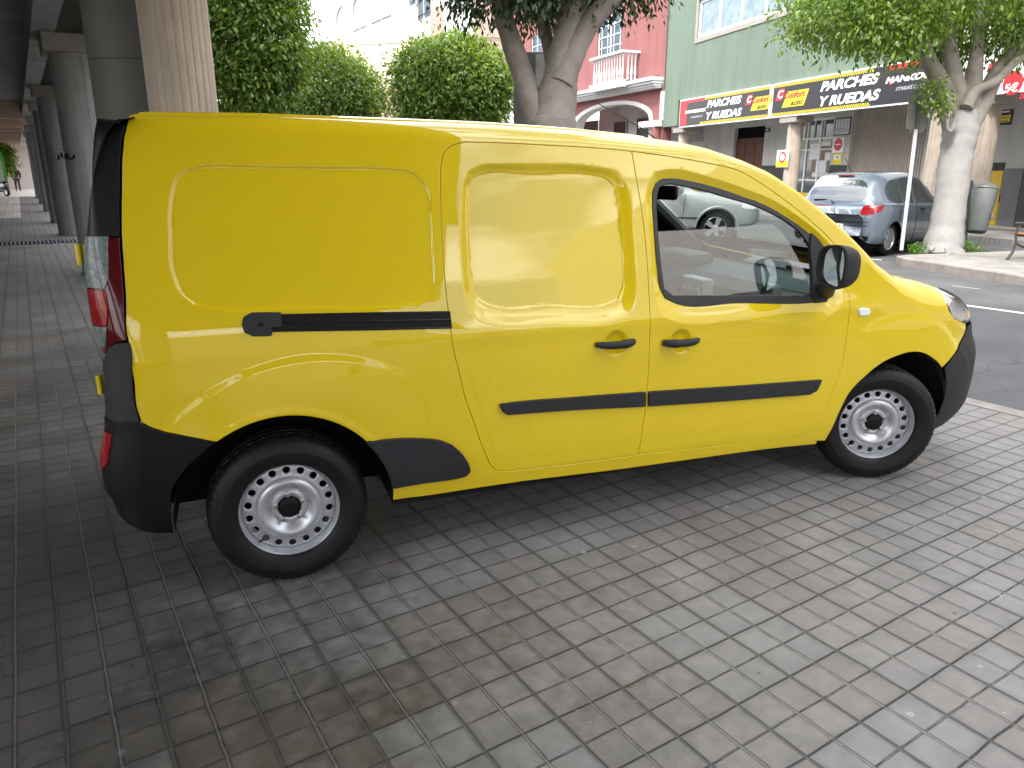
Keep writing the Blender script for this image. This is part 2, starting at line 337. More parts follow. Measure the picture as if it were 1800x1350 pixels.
T_['rail_cap'] = uv([(427, 570), (430, 558), (443, 551), (492.5, 550.5), (495.5, 573), (477, 574.5), (476, 588.6), (446, 589.5), (431, 583)])
T_['trim_r'] = uv([(878, 711), (900, 708), (1000, 699.5), (1132, 689.5), (1132, 712.5), (1000, 719), (892, 727), (885, 723)])
T_['trim_f'] = uv([(1140, 689), (1300, 678.5), (1441.5, 668), (1433, 685), (1421, 691.5), (1300, 701), (1140, 712)])
T_['arch_trim'] = uv([(646, 772), (697, 770), (744, 771), (772, 774.5), (794, 783), (811, 799), (822, 817), (824.5, 827), (817, 834), (805, 837), (745, 845.5), (681, 854.5)])
_at = T_['arch_trim']; T_['arch_trim'] = np.vstack([[(.4145*math.cos(a), .312+.4145*math.sin(a)) for a in np.radians(np.linspace(8, 41, 9))], _at[1:-1]])
T_['marker'] = uv([(1508, 545), (1512, 542.5), (1525, 543), (1528, 548), (1525, 553), (1511, 553.5)])
T_['headlight'] = uv([(1644, 502.5), (1651.7, 508), (1660, 526.7), (1668, 546.7), (1677, 559), (1686, 564)])
T_['flare_r'] = uv([(300, 712), (330, 680), (410, 640), (470, 626), (530, 619.5), (620, 618), (700, 640)])
T_['flare_f'] = uv([(1517, 582), (1542, 563), (1567, 552), (1600, 546), (1625, 549)])
T_['cup_r'] = uv([(1083, 603)])[0]; T_['cup_f'] = uv([(1197, 600)])[0]
if 0:
    for k_, v_ in T_.items(): print(k_, np.round(v_, 3).tolist())
# ---- relief of the sheet metal
def _sp(k, st=.02): return spline(T_[k], st)
_pane, _scoop, _fscoop, _qp, _win = _sp('sd_pane'), _sp('sd_scoop'), _sp('fd_scoop'), _sp('q_panel'), _sp('window')
def _near(Q, poly, m): return (Q[:, 0] > poly[:, 0].min()-m) & (Q[:, 0] < poly[:, 0].max()+m) & (Q[:, 1] > poly[:, 1].min()-m) & (Q[:, 1] < poly[:, 1].max()+m)
def _rel(poly, fn, m=.05):
    def f(Q):
        e = np.zeros(len(Q)); k = _near(Q, poly, m)
        if k.any(): e[k] = fn(Q[k])
        return e
    return f
def r_scoop(Q):
    d1 = sdist(Q, _scoop); d2 = sdist(Q, _pane); t = np.clip(-d1/np.maximum(-d1+np.maximum(d2, 0), 1e-6), 0, 1)
    t = np.where(d1 > 0, 0, t); e = -.018*smooth01(t)
    e = e-.0045*smooth01((.002-d2)/.007)
    return e*np.where(d1 > 0, 0, 1)
RELIEF.append(_rel(_scoop, r_scoop))
def r_fscoop(Q):
    d1 = sdist(Q, _fscoop); d2 = sdist(Q, _win); t = np.clip(-d1/np.maximum(-d1+np.maximum(d2, 0), 1e-6), 0, 1)
    return np.where(d1 > 0, 0, -.020*t)
RELIEF.append(_rel(_fscoop, r_fscoop))
RELIEF.append(_rel(_qp, lambda Q: -.0065*smooth01((.006-sdist(Q, _qp))/.012)))
def r_flare(c, rc, amp, lo):
    def f(Q):
        d = np.hypot((Q[:, 0]-c[0])*c[2], Q[:, 1]-c[1]); t = smooth01((rc-d)/.045)*(.35+.65*smooth01((rc-d)/.22))
        return amp*t*smooth01((Q[:, 1]-lo)/.2)*smooth01((Q[:, 0]*c[3]-c[4])/c[5])
    return f
RELIEF.append(r_flare((.12, .31, .93, -1, -.62, .34), .655, .017, .22)); RELIEF.append(r_flare((3.1, .33, .93, 1, 2.74, .20), .60, .014, .25))
def r_cup(c, r=.062):
    def f(Q):
        d = np.hypot(Q[:, 0]-c[0], Q[:, 1]-c[1])/r; return -.016*smooth01((1-d)/.55)
    return f
_c1 = np.array([T_['cup_r'], T_['cup_f']])
RELIEF.append(_rel(_c1, lambda Q: r_cup(_c1[0])(Q)+r_cup(_c1[1])(Q), .08))
def r_arc(c, R, w, amp, a0, a1):
    """raised lip following a wheel arch"""
    def f(Q):
        d = np.hypot(Q[:, 0]-c[0], Q[:, 1]-c[1]); return amp*smooth01(1-np.abs(d-R)/w)
    return f
RELIEF.append(r_arc((0, .312), .425, .03, .003, 0, 0)); 
# a soft shoulder under the windows
RELIEF.append(lambda Q: .006*np.exp(-((Q[:, 1]-.985)/.05)**2)*smooth01((Q[:, 0]-.5)/.3)*smooth01((3.0-Q[:, 0])/.3))
# ---- the panel maker
def panel(name, outline, m, parent, holes=(), gap=.0032, step=.018, e=0., flange=.006, relief=True, sp=.010, corner=32., lip=.0025):
    poly = spline(outline, sp, corner=corner); poly = inset(poly, gap) if gap else poly
    hs = [spline(h, sp, corner=corner) for h in holes]
    lo, hi = poly.min(0), poly.max(0); f = step/4
    gx, gy = np.meshgrid(np.arange(lo[0], hi[0], f), np.arange(lo[1], hi[1], f), indexing='ij'); G = np.stack([gx.ravel(), gy.ravel()], 1)
    ii, jj = np.meshgrid(np.arange(gx.shape[0]), np.arange(gx.shape[1]), indexing='ij'); ii, jj = ii.ravel(), jj.ravel()
    if relief:
        rel = np.zeros(len(G))
        for fn in RELIEF: rel += fn(G)
        R_ = rel.reshape(gx.shape); d2 = np.zeros_like(R_); d2[1:-1, :] += np.abs(R_[2:]-2*R_[1:-1]+R_[:-2]); d2[:, 1:-1] += np.abs(R_[:, 2:]-2*R_[:, 1:-1]+R_[:, :-2])
        fine = d2.ravel() > .00022
        mid = (d2.ravel() > .00006) & (ii % 2 == 0) & (jj % 2 == 0)
    else: fine = mid = np.zeros(len(G), bool)
    keep = fine | mid | ((ii % 4 == 0) & (jj % 4 == 0)); G = G[keep]; fk = fine[keep]
    ins = pip(G, poly); G, fk = G[ins], fk[ins]
    d = pdist(G, poly); k = d > np.where(fk, f*.8, step*.3); G, fk = G[k], fk[k]
    for h in hs:
        out = ~pip(G, h); G, fk = G[out], fk[out]; k = pdist(G, h) > np.where(fk, f*.8, step*.3); G, fk = G[k], fk[k]
    pts = [poly]+hs; V = np.vstack(pts+[G]); E = []; o = 0
    for p in pts:
        n = len(p); E += [(o+i, o+(i+1) % n) for i in range(n)]; o += n
    rv, re, rf, ov, oe, of = geometry.delaunay_2d_cdt([Vector(p) for p in V], E, [], 0, 1e-7)
    Q = np.array([tuple(p) for p in rv]); F = np.array([tuple(t) for t in rf if len(t) == 3])
    cen = Q[F].mean(1); k = pip(cen, poly)
    for h in hs: k &= ~pip(cen, h)
    F = F[k]
    a = Q[F[:, 1]]-Q[F[:, 0]]; b = Q[F[:, 2]]-Q[F[:, 0]]; F[(a[:, 0]*b[:, 1]-a[:, 1]*b[:, 0]) < 0] = F[(a[:, 0]*b[:, 1]-a[:, 1]*b[:, 0]) < 0][:, ::-1]
    P = S(Q, e, relief); N = SN(Q, e, relief); faces = [tuple(t) for t in F]
    Vs, Ns = [P], [N]; base = len(P)
    if flange:
        for p, hole in [(poly, 0)]+[(h, 1) for h in hs]:
            A = np.sum(p[:, 0]*np.roll(p[:, 1], -1)-np.roll(p[:, 0], -1)*p[:, 1]); q = p if A > 0 else p[::-1]
            if hole: q = q[::-1]
            t = np.roll(q, -1, 0)-np.roll(q, 1, 0); t /= np.linalg.norm(t, axis=1)[:, None]+1e-12; out = np.stack([t[:, 1], -t[:, 0]], 1)
            nn = SN(q, e, relief); h3 = S(q+out*.004, e, relief)-S(q-out*.004, e, relief); h3 /= np.linalg.norm(h3, axis=1)[:, None]+1e-9
            p0 = S(q, e, relief); nmid = nn+h3; nmid /= np.linalg.norm(nmid, axis=1)[:, None]
            rings = [(p0, nn), (p0+h3*lip*.7-nn*lip*.3, nmid), (p0+h3*lip-nn*lip, h3), (p0+h3*lip-nn*flange, h3)]
            n = len(q)
            for r_ in rings: Vs.append(r_[0]); Ns.append(r_[1])
            for a_ in range(3):
                for i in range(n):
                    j = (i+1) % n; x0 = base+a_*n; x1 = base+(a_+1)*n; faces.append((x0+j, x0+i, x1+i, x1+j))
            base += 4*n
    return put(name, np.vstack(Vs), faces, m, parent, True, np.vstack(Ns))
# ------------------------------------------------------------------ van materials
YEL = mat('yellow_paint', (.62, .455, .004), rough=.45, coat=1.0, spec=.08, var=.03, vscale=1.5)
def coat_wave(m):
    nt = m.node_tree; b = nt.nodes['Principled BSDF']; t = nt.nodes.new('ShaderNodeTexCoord'); n = nt.nodes.new('ShaderNodeTexNoise'); n.inputs['Scale'].default_value = 2.2; n.inputs['Detail'].default_value = 1
    p = nt.nodes.new('ShaderNodeBump'); p.inputs['Strength'].default_value = .10; p.inputs['Distance'].default_value = .03
    nt.links.new(t.outputs['Object'], n.inputs['Vector']); nt.links.new(n.outputs['Fac'], p.inputs['Height']); nt.links.new(p.outputs[0], b.inputs['Coat Normal'])
coat_wave(YEL)
DPLAS = mat('dark_plastic', (.018, .019, .022), rough=.55, spec=.35, var=.12, vscale=9, bump=.25, bscale=900)
BPLAS = mat('black_plastic', (.0045, .0045, .005), rough=.42, var=.2, vscale=7, spec=.3)
GAP = mat('gap_black', (.004, .004, .004), rough=.9, spec=.1)
RUB = mat('tyre_rubber', (.0065, .0065, .007), rough=.55, spec=.3, var=.25, vscale=7, bump=.06, bscale=400, rvar=.08)
SIL = mat('wheel_silver', (.50, .51, .545), rough=.34, metal=.6)
STEEL = mat('bolt_steel', (.55, .54, .52), rough=.3, metal=1)
CHR = mat('reflector_chrome', (.8, .82, .85), rough=.12, metal=1, bump=.6, bscale=70)
LENS = glass('clear_lens', (.95, .97, .98), .10)
REDL = mat('red_lens', (.22, .003, .006), rough=.15, spec=.3, coat=.35, var=.3, vscale=30)
DRED = mat('dark_red_lens', (.07, .0015, .004), rough=.15, spec=.3, coat=.35)
GREYL = mat('grey_clear_lens', (.13, .16, .15), rough=.2, spec=.3, coat=.3, var=.55, vscale=55, bump=.5, bscale=50)
WGL = glass('window_glass', (.48, .60, .57), .07)
MIRR = mat('mirror_glass', (.40, .45, .45), rough=.02, metal=1)
INTR = mat('cabin_grey', (.045, .05, .055), rough=.6, var=.1, bump=.15, bscale=300)
INTL = mat('cabin_light_trim', (.30, .31, .31), rough=.5)
UND = mat('underbody_black', (.008, .008, .008), rough=.85, spec=.2)
VAN = empty('delivery_van', (1.54, HW, 0), 'glossy yellow panel van parked across the paving with plain steel wheels and black bumpers', 'van')
A_ = lambda *l: np.vstack([np.atleast_2d(np.asarray(x, float)) for x in l])
re_ = T_['rear_edge']
dh = A_(T_['fd_bottom'], T_['sd_left'][::-1][1:], T_['sd'][1:], T_['fd_top'][1:])      # round the two door openings
us = np.linspace(2.80, -.372, 22)
body = A_(re_, T_['bump_top'][:2], T_['arch_r'], [(.412, .30)], T_['sill_bottom'][1:], [(2.643, .273)], dh, [(2.80, vtop(2.8)[0])], top_line(us)[1:])
us2 = np.linspace(3.545, 2.80, 10)
fend = A_(T_['fd_front'], [(2.643, .273)], T_['arch_f'], T_['fb_edge'][:4], [(3.70, .80), (3.69, .822), (3.66, .830), (3.594, .848), (3.525, .869), (3.465, .911), (3.456, .975), (3.50, 1.03)], top_line(us2), [(2.71, 1.086)])[:-1]
sdoor = A_(T_['split'][::-1][:-1], T_['sd'][::-1][:-1], T_['sd_left'][:-1])
fdoor = A_(T_['fd_top'], T_['fd_front'][1:], T_['fd_bottom'][1:], T_['split'][::-1][1:-1])
LOG = {}
_put0 = put
def put(name, V, F, m, parent=None, smooth=False, normals=None, local=None):
    o = _put0(name, V, F, m, parent, smooth, normals, local); LOG[o.name] = (np.array(V), F, None if normals is None else np.array(normals), m, parent, name); return o
def mirrored(o, parent=None, m=None):
    V, F, N, m0, p, name = LOG[o.name]; V = V.copy(); V[:, 1] = 2*HW-V[:, 1]
    if N is not None: N = N.copy(); N[:, 1] *= -1
    return _put0(name, V, [tuple(f)[::-1] for f in F], m or m0, parent or p, True, N)
bs = panel('body_side', body, YEL, VAN)
sd_o = panel('sliding_door', sdoor, YEL, VAN)
fd_o = panel('front_door', fdoor, YEL, VAN, holes=[T_['window']])
fe_o = panel('front_fender', fend, YEL, VAN)
mirrored(bs); mirrored(fe_o)
lq = panel('sliding_door', sdoor, YEL, VAN, relief=False, step=.04); V_ = LOG[lq.name]; mirrored(lq); bpy.data.objects.remove(lq)
ld = mirrored(fd_o)
def skin(name, U, Vf, m, parent, nv=30, e=0., both=True, relief=False):
    """grid of the skin from v0(u) to v1(u); both = carried over to the far side too"""
    U = np.asarray(U); a, b = Vf; t = np.linspace(0, 1, nv); Q = np.array([[(u, a(u)+(b(u)-a(u))*k) for k in t] for u in U]).reshape(-1, 2)
    P = S(Q, e, relief); N = SN(Q, e, relief); n, k = len(U), nv
    F = [(i*k+j, (i+1)*k+j, (i+1)*k+j+1, i*k+j+1) for i in range(n-1) for j in range(k-1)]
    if both:
        P2 = P.copy(); P2[:, 1] = 2*HW-P2[:, 1]; N2 = N.copy(); N2[:, 1] *= -1; o = len(P); F2 = [(a_+o, d_+o, c_+o, b_+o) for a_, b_, c_, d_ in F]
        P = np.vstack([P, P2]); N = np.vstack([N, N2]); F = F+F2
    return put(name, P, F, m, parent, True, N)
def vcent(u):
    """v at the centre line"""
    T = np.interp(u, _U, _T); r = np.interp(u, _U, _Rr); v0 = T-.8*r
    for _ in range(3): al = math.atan(np.interp(v0, _z, _tbs)); v0 = T-r*(1-math.sin(al))
    return v0+r*(PI/2-al)+HW-np.interp(v0, _z, _tb)-r*math.cos(al)
vt = lambda d=0.: (lambda u: vtop(u)[0]+d)
roof = skin('roof', np.linspace(-.385, 1.97, 50), (vt(.004), vcent), YEL, VAN, 26)
skin('hood', np.linspace(3.0, 3.56, 16), (vt(.004), vcent), YEL, VAN, 26)
# front end of the hood, closed down to the grille
WSC = glass('windscreen_glass', (.85, .92, .90), .0)
skin('windscreen', np.linspace(1.985, 2.93, 24), (vt(.05), vcent), WSC, VAN, 20)
skin('cowl', np.linspace(2.93, 3.0, 3), (vt(.004), vcent), BPLAS, VAN, 20)
# inner dark shell seen through the shut lines
sh = A_([(-.45, .36), (-.45, 1.70)], top_line(np.linspace(-.4, 2.9, 30), 70), [(3.5, .95), (3.6, .60)], [(3.08+.43*math.cos(a), .312+.43*math.sin(a)) for a in np.radians(np.linspace(10, 170, 20))], [(2.6, .34), (.46, .34)], [(0+.44*math.cos(a), .312+.44*math.sin(a)) for a in np.radians(np.linspace(8, 170, 20))])
shell = panel('inner_shell', sh, GAP, VAN, holes=[T_['window']], gap=0, step=.04, e=-.0095, flange=0, relief=True)
mirrored(shell)
# rear end, hidden from here: doors across the back
skin('rear_door', np.linspace(-.72, -1.455, 12), (lambda u: .76, vt(0.)), YEL, VAN, 30, both=False)
o_ = LOG[[k for k in LOG if k.startswith('rear_door')][-1]]; mirrored(bpy.data.objects[[k for k in LOG if k.startswith('rear_door')][-1]])
# bumpers
ba = [(0+.415*math.cos(a), .312+.415*math.sin(a)) for a in np.radians(np.linspace(124.5, 181.5, 14))]
rb = A_([(-.480, .752), (-.442, .728), (-.345, .690)], ba, [(-.412, .300), (-.50, .318), (-.585, .352), (-.66, .400), (-.80, .42), (-1.455, .42), (-1.455, .74), (-.74, .752), (-.60, .754)])
rbo = panel('rear_bumper', rb, BPLAS, VAN, e=.010, step=.03, gap=.0015, relief=False); mirrored(rbo)
rbc = panel('corner_trim', A_([(-.482, .756), (-.492, .80), (-.4965, .93)], uv([(228, 603), (208, 604), (196, 610), (189, 622)]), [(-.74, .84), (-.745, .756)]), DPLAS, VAN, e=.006, step=.02, gap=.0015, relief=False); mirrored(rbc)
bl = panel('bumper_reflector', A_([(-.585, .705), (-.63, .71), (-.655, .68), (-.655, .60), (-.625, .565), (-.592, .60)]), REDL, rbo, e=.016, step=.012, gap=0)
fa = [(3.08+.415*math.cos(a), .312+.415*math.sin(a)) for a in np.radians(np.linspace(46, -12, 12))]
fbp = A_([(3.414, .604)], T_['fb_edge'][:4]+[.002, -.002], [(3.72, .80), (4.1, .80), (4.42, .80)], [(4.42, .17), (3.9, .17), (3.62, .19), (3.50, .215)], T_['arch_f'][:1]*0+[(3.475, .25)], [(3.452, .36), (3.452, .44), (3.44, .53)])
fb = panel('front_bumper', fbp, DPLAS, VAN, e=.008, step=.03, gap=.0015); mirrored(fb)
gr = skin('grille', np.linspace(3.86, 4.42, 10), (lambda u: .80, lambda u: .98), BPLAS, VAN, 8, both=False); mirrored(gr)
# headlight: reflector bowl under a clear lens
hl = A_([(3.55, 1.075), (3.50, 1.028), (3.458, .975), (3.467, .911), (3.527, .871), (3.596, .850), (3.66, .832), (3.78, .83), (3.98, .86), (4.03, .95), (3.93, 1.02), (3.78, 1.05), (3.64, 1.078)])
h1 = panel('headlight', hl, LENS, VAN, e=.002, step=.02, gap=.001, relief=False); h2 = panel('reflector', hl, CHR, h1, e=-.02, step=.012, gap=.004, relief=False, flange=0)
mirrored(h1)
# tail light: red outer lens, clear inner part, red lower reflector
_re = T_['rear_edge']; def_edge = lambda v0, v1, n=8: np.stack([np.interp(np.linspace(v0, v1, n), _re[::-1, 1], _re[::-1, 0])-.005, np.linspace(v0, v1, n)], 1)
lb = uv([(224, 599), (208, 601), (196, 607), (189, 619)])
tl = A_(def_edge(1.402, lb[0][1]+.004), lb[1:], [(-.66, lb[3][1]-.01), (-.76, lb[3][1]-.01), (-.76, 1.402)])
t1 = panel('tail_light', tl, DRED, VAN, e=.006, step=.02, gap=.001); mirrored(t1)
def lens(name, pts, m): q = uv(pts); return panel(name, A_(q, [(-.74, q[-1][1]), (-.74, q[0][1])]), m, t1, e=.011, step=.012, gap=0)
lens('clear_lens', [(190, 417), (190, 467), (191, 483), (186, 507)], GREYL); lens('turn_lens', [(186, 512), (190, 530), (191, 560), (190, 573)], REDL); lens('lower_lens', [(190, 577), (189.5, 598), (188, 610)], GREYL)
dp = panel('pillar_trim', A_(def_edge(1.408, 1.775), top_line(np.array([-.40, -.46, -.55, -.74]), 50), [(-.76, 1.6), (-.76, 1.408)]), BPLAS, VAN, e=.004, step=.02, gap=.001, relief=False); mirrored(dp)
# hinges of the rear doors
for z0 in (1.345, .87):
    for s_ in (0, 1):
        hb = MB(); y0 = .16; q = lambda y: 2*HW-y if s_ else y
        zc = z0
        hb.box(-.622, -.58, q(.17)-.015, q(.17)+.015, zc-.034, zc+.034, .005); hb.cyl((-.624, q(.150), zc-.036), (-.624, q(.150), zc+.036), .010, n=14)
        o = hb.build('door_hinge', YEL, VAN, True); o.location = -Vector(VAN.location)
# rubbing strips, arch trim, side marker, door rail
def strip(name, key, e, m=DPLAS, par=VAN, st=.012, **k):
    o = panel(name, T_[key], m, par, e=e, step=st, gap=0, relief=True, flange=e+.006, lip=.004, corner=16, **k); return o
strip('side_strip', 'trim_r', .014, par=sd_o); strip('side_strip', 'trim_f', .014, par=fd_o)
strip('arch_trim', 'arch_trim', .017)
strip('rail_cap', 'rail_cap', .008)
mk = strip('side_marker', 'marker', .008, mat('marker_lens', (.75, .78, .8), rough=.1, coat=1), par=fe_o, st=.006)
# the rail recess: a dark channel
rl = T_['rail']; panel('door_rail', rl, mat('rail_black', (.003, .003, .0035), rough=.35, spec=.2), VAN, e=.0018, step=.012, gap=0, relief=True, flange=0)
ra = [rl[0]*(1-t)+rl[2]*t for t in np.linspace(0, 1, 20)]; rb_ = [rl[5]*(1-t)+rl[3]*t for t in np.linspace(0, 1, 20)]
mb = MB(); mb.tube(S(np.array([a*.5+b*.5 for a, b in zip(ra, rb_)]), .0035), .0045, 6); mb.tube(S(np.array([a*.93+b*.07 for a, b in zip(ra, rb_)]), .002), .003, 6); mb.tube(S(np.array([a*.05+b*.95 for a, b in zip(ra, rb_)]), .003), .004, 6)
mb.build('rail_lip', mat('rail_metal', (.012, .012, .014), rough=.35, metal=.3), VAN, True).location = -Vector(VAN.location)
mb = MB(); pcap = S(np.array([[-.045, 1.077]]), .008)[0]; mb.cyl(pcap+[0, .004, 0], pcap-[0, .003, 0], .009, n=16); mb.build('rail_screw', BPLAS, VAN, True).location = -Vector(VAN.location)
# door handles
for key, par, flip in (('cup_r', sd_o, 1), ('cup_f', fd_o, -1)):
    c = T_[key]; L_ = .088; pts = []; rs = []
    cen = {'cup_r': 1.42, 'cup_f': 1.757}[key]
    for t in np.linspace(-1, 1, 17):
        u_ = cen+t*L_*1.05; zoff = -.002*math.cos(t*2.5)
        P = S(np.array([[u_, c[1]+zoff]]), relief=False)[0]; pts.append(P+np.array([0, -.026*(1-abs(t)**4)-.004, 0])); rs.append(.0165*(1-.35*abs(t)**3)+(.003 if t*flip > .35 else 0))
    mb = MB(); mb.tube(pts, rs, 12)
    for v in mb.bm.verts: v.co.z = c[1]+(v.co.z-c[1])*1.05
    h = mb.build('door_handle', DPLAS, par, True); h.location = -(Vector(VAN.location))
    if key == 'cup_f':
        kp = S(np.array([[1.70, c[1]]]), relief=False)[0]
# ------------------------------------------------------------------ window frame, glass, mirror
win = spline(T_['window'], .010); pin = spline(T_['pane_in'], .010)
WF = mat('window_seal', (.022, .022, .025), rough=.5)
def ringpanel(name, outer, inner, m, par, e): return panel(name, outer, m, par, holes=[inner], gap=0, step=.02, e=e, relief=False, flange=.012, lip=.003)
wf = ringpanel('window_frame', A_(T_['window']), A_(T_['pane_in']), WF, fd_o, -.014)
low = uv([(1153, 407), (1250, 402), (1362, 393), (1380, 408), (1400, 440), (1427, 500), (1430.5, 520), (1300, 520), (1186, 520), (1170, 507), (1163.5, 456)])
panel('window_glass', low, WGL, fd_o, gap=-.003, step=.05, e=-.024, relief=False, flange=0)
wf2 = mirrored(wf, ld); 
g2 = panel('window_glass', T_['pane_in'], WSC, ld, gap=-.003, step=.06, e=-.024, relief=False, flange=0); mirrored(g2); bpy.data.objects.remove(g2)
bpy.context.view_layer.update()
mir = MB()
# housing: an egg-like shell, open towards the rear
def px_at_y(px, py, y): d = ray(px, py); return CAM+(y-CAM[1])/d[1]*d
hc = px_at_y(1474, 468, -.15); 
def egg(name, m, par, cx, cy, cz, rx, ry, rz, x0, x1, n=28, k=14, open_=True, pw=3.2):
    V = []; F = []
    for i in range(k+1):
        t = i/k*PI/2; rr = abs(math.cos(t))**(.75); xx = x0+(x1-x0)*math.sin(t)
        for j in range(n):
            a = 2*PI*j/n; ca, sa = math.cos(a), math.sin(a); q = (abs(ca)**pw+abs(sa)**pw)**(-1/pw)
            V.append((xx, cy+ry*rr*q*ca, cz+rz*rr*q*sa*(1.0-.10*ca)))
    for i in range(k):
        for j in range(n): F.append((i*n+j, i*n+(j+1) % n, (i+1)*n+(j+1) % n, (i+1)*n+j))
    return V, F
V_, F_ = egg('', None, None, 0, hc[1], hc[2], 0, .090, .098, hc[0]-.045, hc[0]+.095)
n0 = len(V_); V2 = [(x+.0, hc[1]+(y-hc[1])*.86, hc[2]+(z-hc[2])*.87) for x, y, z in V_[:28]]; V3 = [(x+.018, y, z) for x, y, z in V2]
V_ += V2+V3; F_ += [(j, n0+j, n0+(j+1) % 28, (j+1) % 28) for j in range(28)]+[(n0+j, n0+28+j, n0+28+(j+1) % 28, n0+(j+1) % 28) for j in range(28)]
mh = put('wing_mirror', V_, F_, DPLAS, VAN, True)
put('mirror_face', V3+[(hc[0]-.035+.018, hc[1], hc[2])], [(j, (j+1) % 28, 28) for j in range(28)], MIRR, mh, True)
mb = MB(); b0 = S(np.array([[2.575, 1.075]]), -.01)[0]
mb.tube([b0+[-.03, .0, -.0], b0+[0, -.04, -.005], hc+[.02, .07, -.075], hc+[.02, .02, -.06]], [.045, .04, .036, .03], 14)
o = mb.build('mirror_arm', DPLAS, mh, True); o.location = -Vector(VAN.location)
sail = A_(uv([(1429, 411), (1437, 418), (1452, 440), (1462, 470), (1465, 505), (1455, 529), (1438, 531), (1431, 520), (1430, 470), (1427, 430)]))
panel('mirror_sail', sail, DPLAS, fd_o, gap=0, step=.03, e=-.004, relief=False, flange=.02, lip=.004)
for s_ in (0, 1):
    pl = [S(np.array([[u_, vtop(u_)[0]]]), -.045)[0] for u_ in np.linspace(1.95, 2.98, 16)]
    mb = MB(); mb.tube([(p[0], 2*HW-p[1] if s_ else p[1], p[2]) for p in pl], .040, 8); mb.build('pillar_lining', INTR, VAN, True).location = -Vector(VAN.location)
